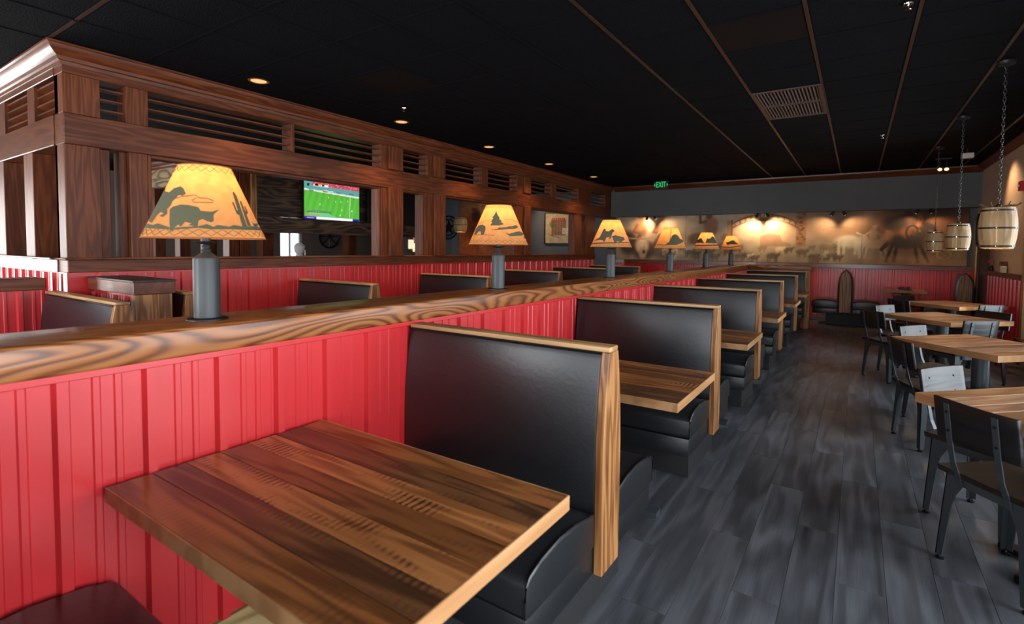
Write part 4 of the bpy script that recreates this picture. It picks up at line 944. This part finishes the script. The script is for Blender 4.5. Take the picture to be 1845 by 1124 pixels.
# right side: pale cattle, pale rider, dark bucking horse
m1.line([(-0.62,1.90), (-0.45,1.96), (-0.2,1.96), (-0.05,1.90)], 0.010, brown, 0.5)
cattle(m1, -0.15, 1.66, 2.2, (0.74,0.71,0.62), 0.85); cattle(m1, -0.55, 1.55, 1.2, (0.50,0.44,0.36)); rider(m1, 0.26, 1.62, 1.15, (0.72,0.67,0.58), (0.62,0.56,0.48), (0.46,0.38,0.30))
m1.ell(0.80, 1.75, 0.55, 0.50, (0.30,0.18,0.11), 0.8, 0.5); rider(m1, 0.78, 1.66, 1.55, (0.13,0.095,0.08), (0.46,0.28,0.17), (0.20,0.13,0.09))
m1.ell(0.62, 2.02, 0.20, 0.12, (0.11,0.08,0.07), 0.75, 0.4); m1.line([(0.95,1.98),(0.99,2.08),(0.96,2.20)], 0.05, (0.58,0.37,0.24), 0.85); m1.ell(0.50, 1.75, 0.06, 0.10, (0.55,0.36,0.24), 0.6, 0.5)
m1.line([(0.86+0.09*math.cos(t), 1.84+0.13*math.sin(t)) for t in np.linspace(0, 6.3, 20)], 0.022, (0.16,0.11,0.09)); m1.line([(1.35+0.10*math.cos(t), 1.42+0.09*math.sin(t)) for t in np.linspace(0, 6.3, 20)], 0.014, (0.60,0.50,0.40), 0.7)
m1.ell(0.85, 1.28, 0.9, 0.10, (0.58,0.42,0.30), 0.6, 0.6); m1.ell(1.3, 2.25, 0.6, 0.10, (0.20,0.12,0.08), 0.8, 0.6)
for x in (-3.43, -1.68, 0.07): m1.line([(x, 1.2), (x, 2.3)], 0.008, (0.42,0.34,0.27), 0.45)
m1.mottle(0.10, (5, 11, 24))
mu = tag(painted('wall_mural', m1.c, 6.86, 1.095, m_print, None, (-1.75, YF-0.034, 1.206)), 'long sepia ranch mural across the far wall with gate, riders and cattle', 'mural')
md = mu.modifiers.new('board', 'SOLIDIFY'); md.thickness = 0.02; md.offset = -1
m2 = Cv(0, 2.3, 0, 1.7, 0.02, (0.52,0.30,0.16))
m2.ell(1.2, 1.5, 1.4, 0.4, (0.62,0.46,0.32), 0.7, 0.6); m2.ell(0.5, 0.5, 0.7, 0.5, (0.62,0.30,0.12), 0.8, 0.6)
m2.ell(0.62, 0.75, 0.30, 0.55, (0.42,0.20,0.09), 0.95); m2.ell(0.66, 1.20, 0.16, 0.18, (0.20,0.10,0.06), 0.95); m2.ell(0.60, 1.40, 0.11, 0.10, (0.36,0.19,0.11), 1); m2.ell(0.60, 1.47, 0.22, 0.035, (0.58,0.40,0.25), 1); m2.ell(0.60, 1.53, 0.12, 0.06, (0.58,0.40,0.25), 1)
m2.line([(0.42,1.05),(0.25,0.75),(0.5,0.6)], 0.08, (0.50,0.24,0.11)); m2.ell(0.35, 0.15, 0.3, 0.35, (0.66,0.34,0.15), 0.8); m2.ell(1.6, 0.5, 0.5, 0.4, (0.34,0.22,0.15), 0.8, 0.5); m2.mottle(0.16, (6, 14, 30))
m2o = tag(painted('cowboy_picture', m2.c, 2.3, 1.7, m_print, None, (-9.28, YF-0.034, 1.25)), 'orange sepia picture of a hatted cowboy seen through the partition', 'picture')
md = m2o.modifiers.new('board', 'SOLIDIFY'); md.thickness = 0.02; md.offset = -1
fp = thing('framed_picture', 'black framed sketch of a red-roofed building, seen through the partition', 'picture', (-6.88, YF-0.04, 1.58))
m3 = Cv(0, 0.84, 0, 0.82, 0.01, (0.72,0.66,0.55))
m3.poly([(0.20,0.22),(0.18,0.66),(0.66,0.66),(0.66,0.22)], (0.52,0.36,0.28), 0.8); m3.poly([(0.22,0.60),(0.22,0.70),(0.62,0.70),(0.64,0.60)], (0.62,0.22,0.20), 0.9); m3.ell(0.22, 0.52, 0.08, 0.10, (0.36,0.42,0.25), 0.7)
for k in range(6): m3.line([(0.26+0.06*k,0.63),(0.26+0.06*k,0.68)], 0.009, (0.80,0.66,0.56))
for k in range(5): m3.line([(0.24+0.09*k,0.22),(0.24+0.09*k,0.58)], 0.012, (0.33,0.22,0.18), 0.8)
m3.poly([(0.52,0.26),(0.54,0.42),(0.74,0.40),(0.76,0.22)], (0.80,0.79,0.72), 0.9); m3.line([(0.1,0.24),(0.4,0.16),(0.5,0.12)], 0.01, (0.4,0.3,0.25)); m3.mottle(0.08, (20, 50))
painted('print', m3.c, 0.84, 0.82, m_print, fp, (0, -0.004, 0.03))
for a, b, c, d in ((-0.45,0.45,0,0.03), (-0.45,0.45,0.85,0.88), (-0.45,-0.42,0.03,0.85), (0.42,0.45,0.03,0.85)): MB().box(a, b, -0.025, 0.035, c, d).obj('frame', m_dark, fp)
MB().box(-0.42, 0.42, 0.0, 0.035, 0.03, 0.85).obj('backing', m_dark, fp)
# star medallion
st = thing('star_medallion', 'round dark metal star medallion on blue grey wall beyond the partition', 'ornament', (-10.86, YF-0.04, 2.1))
MB().tube([(0.36*math.cos(2*PI*k/40), 0, 0.36*math.sin(2*PI*k/40)) for k in range(40)], 0.022, 6, True).obj('outer_ring', m_dark, st); MB().tube([(0.25*math.cos(2*PI*k/40), 0, 0.25*math.sin(2*PI*k/40)) for k in range(40)], 0.014, 6, True).obj('inner_ring', m_dark, st)
MB().prism([((0.25 if k % 2 == 0 else 0.10)*math.sin(PI*k/5), (0.25 if k % 2 == 0 else 0.10)*math.cos(PI*k/5)) for k in range(10)], 'y', -0.012, 0.012).obj('star', m_dark, st)
for k in range(10): a = PI*k/5; MB().tube([(0.25*math.cos(a),0,0.25*math.sin(a)), (0.36*math.cos(a+0.1),0,0.36*math.sin(a+0.1))], 0.010, 5).obj('spoke', m_dark, st)

# ------------------------------------------------------------------ televisions
def tv(label, loc, rz, img, W=1.24, H=0.70):
    t = thing('television', label, 'television', loc, rz)
    MB().box(-W/2-0.012, W/2+0.012, 0.004, 0.05, -0.012, H+0.012).obj('bezel', m_dark, t, bevel=0.003)
    painted('screen', img, W, H, m_pitch, t, (0, 0, 0)); MB().box(-0.1, 0.1, 0.05, 0.14, H*0.35, H*0.65).obj('wall_mount', m_dark, t)
    return t
m4 = Cv(0, 1.24, 0, 0.70, 0.008, (0.32,0.66,0.22))
for k in range(9): m4.poly([(0.14*k-0.10,0.06),(0.14*k+0.05,0.54),(0.14*k+0.12,0.54),(0.14*k-0.03,0.06)], (0.36,0.72,0.25), 0.6)
m4.poly([(0,0.54),(0,0.70),(1.24,0.70),(1.24,0.48)], (0.35,0.62,0.60)); m4.poly([(0.14,0.62),(0.2,0.70),(1.24,0.70),(1.24,0.60)], (0.78,0.28,0.36))
for k in range(90): m4.ell(rng.uniform(0.2,1.22), rng.uniform(0.62,0.70), 0.012, 0.007, [(0.9,0.5,0.55),(0.6,0.15,0.22),(0.85,0.8,0.75)][k % 3], 0.8)
m4.poly([(0,0.52),(0,0.55),(1.24,0.49),(1.24,0.46)], (0.86,0.86,0.82)); m4.line([(0.42,0.545),(0.62,0.535)], 0.008, (0.93,0.93,0.9))
for k in range(4): m4.poly([(0.1+0.3*k,0.515),(0.1+0.3*k,0.54),(0.2+0.3*k,0.535),(0.2+0.3*k,0.51)], (0.35,0.35,0.32), 0.8)
m4.line([(1.02,0.47),(1.0,0.06)], 0.006, (0.85,0.95,0.8)); m4.poly([(0.20,0.61),(0.20,0.65),(0.52,0.65),(0.52,0.61)], (0.9,0.9,0.88)); m4.poly([(0.22,0.615),(0.22,0.645),(0.30,0.645),(0.30,0.615)], (0.1,0.08,0.08)); m4.poly([(0.31,0.615),(0.31,0.645),(0.36,0.645),(0.36,0.615)], (0.9,0.7,0.2)); m4.poly([(0.37,0.615),(0.37,0.645),(0.43,0.645),(0.43,0.615)], (0.1,0.08,0.08)); m4.poly([(0.06,0.60),(0.06,0.65),(0.12,0.65),(0.1,0.60)], (0.1,0.15,0.2))
for x, z in ((0.33,0.28),(0.68,0.35),(0.80,0.36),(0.82,0.20),(0.78,0.10),(1.06,0.20),(0.96,0.38),(0.52,0.42)): m4.ell(x, z, 0.006, 0.02, (0.93,0.95,0.88))
m4.poly([(0.10,0.08),(0.10,0.13),(0.50,0.13),(0.70,0.05),(0.10,0.05)], (0.45,0.80,0.62), 0.6)
for k in range(9): m4.poly([(0.06+0.058*k,0.125),(0.06+0.058*k,0.16),(0.11+0.058*k,0.16),(0.11+0.058*k,0.125)], (0.08,0.08,0.08)); m4.line([(0.065+0.058*k,0.142),(0.10+0.058*k,0.142)], 0.006, (0.9,0.9,0.9), 0.8)
m4.poly([(0.02,0.055),(0.02,0.09),(0.30,0.09),(0.30,0.055)], (0.72,0.55,0.40), 0.7); m4.poly([(0,0),(0,0.045),(0.25,0.045),(0.25,0)], (0.16,0.14,0.62)); m4.poly([(0.25,0),(0.25,0.045),(1.08,0.045),(1.08,0)], (0.93,0.94,0.97)); m4.poly([(1.08,0),(1.08,0.045),(1.24,0.045),(1.24,0)], (0.14,0.12,0.60)); m4.line([(0.06,0.022),(0.20,0.022)], 0.009, (0.85,0.85,0.95), 0.8)
tv('television showing a football match on the charred plank wall', (XT+0.14, 6.31, 1.955), PI/2, m4.c)
m5 = Cv(0, 1.24, 0, 0.70, 0.04, (0.015,0.015,0.017)); 
tv('dark switched-off television beside the football screen', (XT+0.14, 8.02, 1.955), PI/2, m5.c, 1.7, 0.86)

# ------------------------------------------------------------------ small things
cb = thing('condiment_rack', 'dark red block with cream packet on the right wall ledge', 'rack', (XR-0.035, 10.1, 1.176))
MB().box(-0.035, 0.03, 0.0, 0.14, 0, 0.16).obj('block', m_partx, cb, bevel=0.004); MB().box(-0.055, 0.0, -0.15, -0.02, 0, 0.095).obj('packet', plain('cream_card', (0.62,0.50,0.33), 0.7), cb, bevel=0.004)
pk = thing('pink_ornament', 'small pink ornament on the ledge beside the black door', 'ornament', (XR-0.03, 11.0, 1.176))
m_pink = plain('pink_paper', (0.45,0.12,0.14), 0.7)
MB().lathe([(0.02,0),(0.028,0.03),(0.016,0.07),(0.02,0.08)], 12).obj('vase', m_dark, pk, smooth=True)
for k in range(5): MB().lathe([(0.004,-0.02),(0.024,0.0),(0.004,0.022)], 8).obj('blossom', m_pink, pk, (0.02*math.cos(k*1.3)-0.008, 0.03*math.sin(k*1.3), 0.10+0.018*k), smooth=True)
fa = thing('fire_alarm', 'small red alarm high on the right wall', 'alarm', (XR, 9.45, 2.28)); MB().box(-0.05, 0.0, -0.06, 0.06, 0, 0.13).obj('housing', m_red, fa, bevel=0.006); MB().box(-0.062, -0.05, -0.035, 0.035, 0.05, 0.08).obj('strobe', m_white, fa, bevel=0.004)
pq = thing('wall_plaque', 'black oval plaque on the right wall behind the middle barrel', 'plaque', (XR, 12.32, 1.86)); q = MB(); q.v = []; 
q.prism([(0.16*math.cos(2*PI*k/28), 0.30*math.sin(2*PI*k/28)) for k in range(28)], 'x', -0.03, -0.001); q.obj('board', m_dark, pq, bevel=0.006); MB().tube([(-0.03, 0.13*math.cos(2*PI*k/28), 0.26*math.sin(2*PI*k/28)) for k in range(28)], 0.008, 6, True).obj('moulding', m_dark, pq)
m_steamer = plain('bright_enamel', (0.7,0.68,0.65), 0.25)
an = thing('bar_machine', 'shiny silver machine on the bar under the television', 'appliance', (XT-0.1, 5.75, 1.091))
MB().lathe([(0.10,0),(0.11,0.03),(0.09,0.06),(0.06,0.22),(0.09,0.26),(0.10,0.36),(0.05,0.42)], 24).obj('body', m_steamer, an, smooth=True); MB().tube([(0.08,0,0.30),(0.16,0,0.28),(0.17,0,0.14),(0.09,0,0.10)], 0.012, 8).obj('handle', m_silver, an, smooth=True)
ln = thing('wall_lantern', 'pale lit double pane glimpsed under the television wall', 'light', (-10.6, 10.75, 1.33))
MB().box(-0.03, 0.03, -0.02, 0.30, 0, 0.24).obj('pane', m_lit, ln); MB().box(-0.03, 0.03, -0.02, 0.30, 0.255, 0.46).obj('pane', m_white, ln); MB().box(-0.03, 0.03, -0.20, -0.05, 0.08, 0.34).obj('pane', m_lit, ln); MB().box(-0.05, -0.03, -0.24, 0.34, -0.03, 0.50).obj('frame', m_part, ln); MB().box(-0.1, 0.0, 0.0, 0.1, -1.33, -0.03).obj('stand', m_part, ln)
wh = thing('wagon_wheel', 'wagon wheel ring hung in the bright room under the television', 'ornament', (XL+0.03, 9.8, 1.75))
MB().tube([(0, 0.34*math.cos(2*PI*k/36), 0.34*math.sin(2*PI*k/36)) for k in range(36)], 0.025, 6, True).obj('rim', m_dark, wh)
for k in range(8): MB().tube([(0,0,0), (0, 0.34*math.cos(k*PI/4), 0.34*math.sin(k*PI/4))], 0.014, 5).obj('spoke', m_dark, wh)
for k, (x, y, lb) in enumerate(((-10.5, 6.2, 'reddish wood post in the room beyond, left of the silver machine'), (-10.5, 8.4, 'reddish wood post in the room beyond, right of the silver machine'))):
    p = tag(MB().box(x-0.12, x+0.12, y-0.12, y+0.12, 0, ZC-0.006).obj('wood_post', m_part, bevel=0.005), lb, 'post', kind='structure')
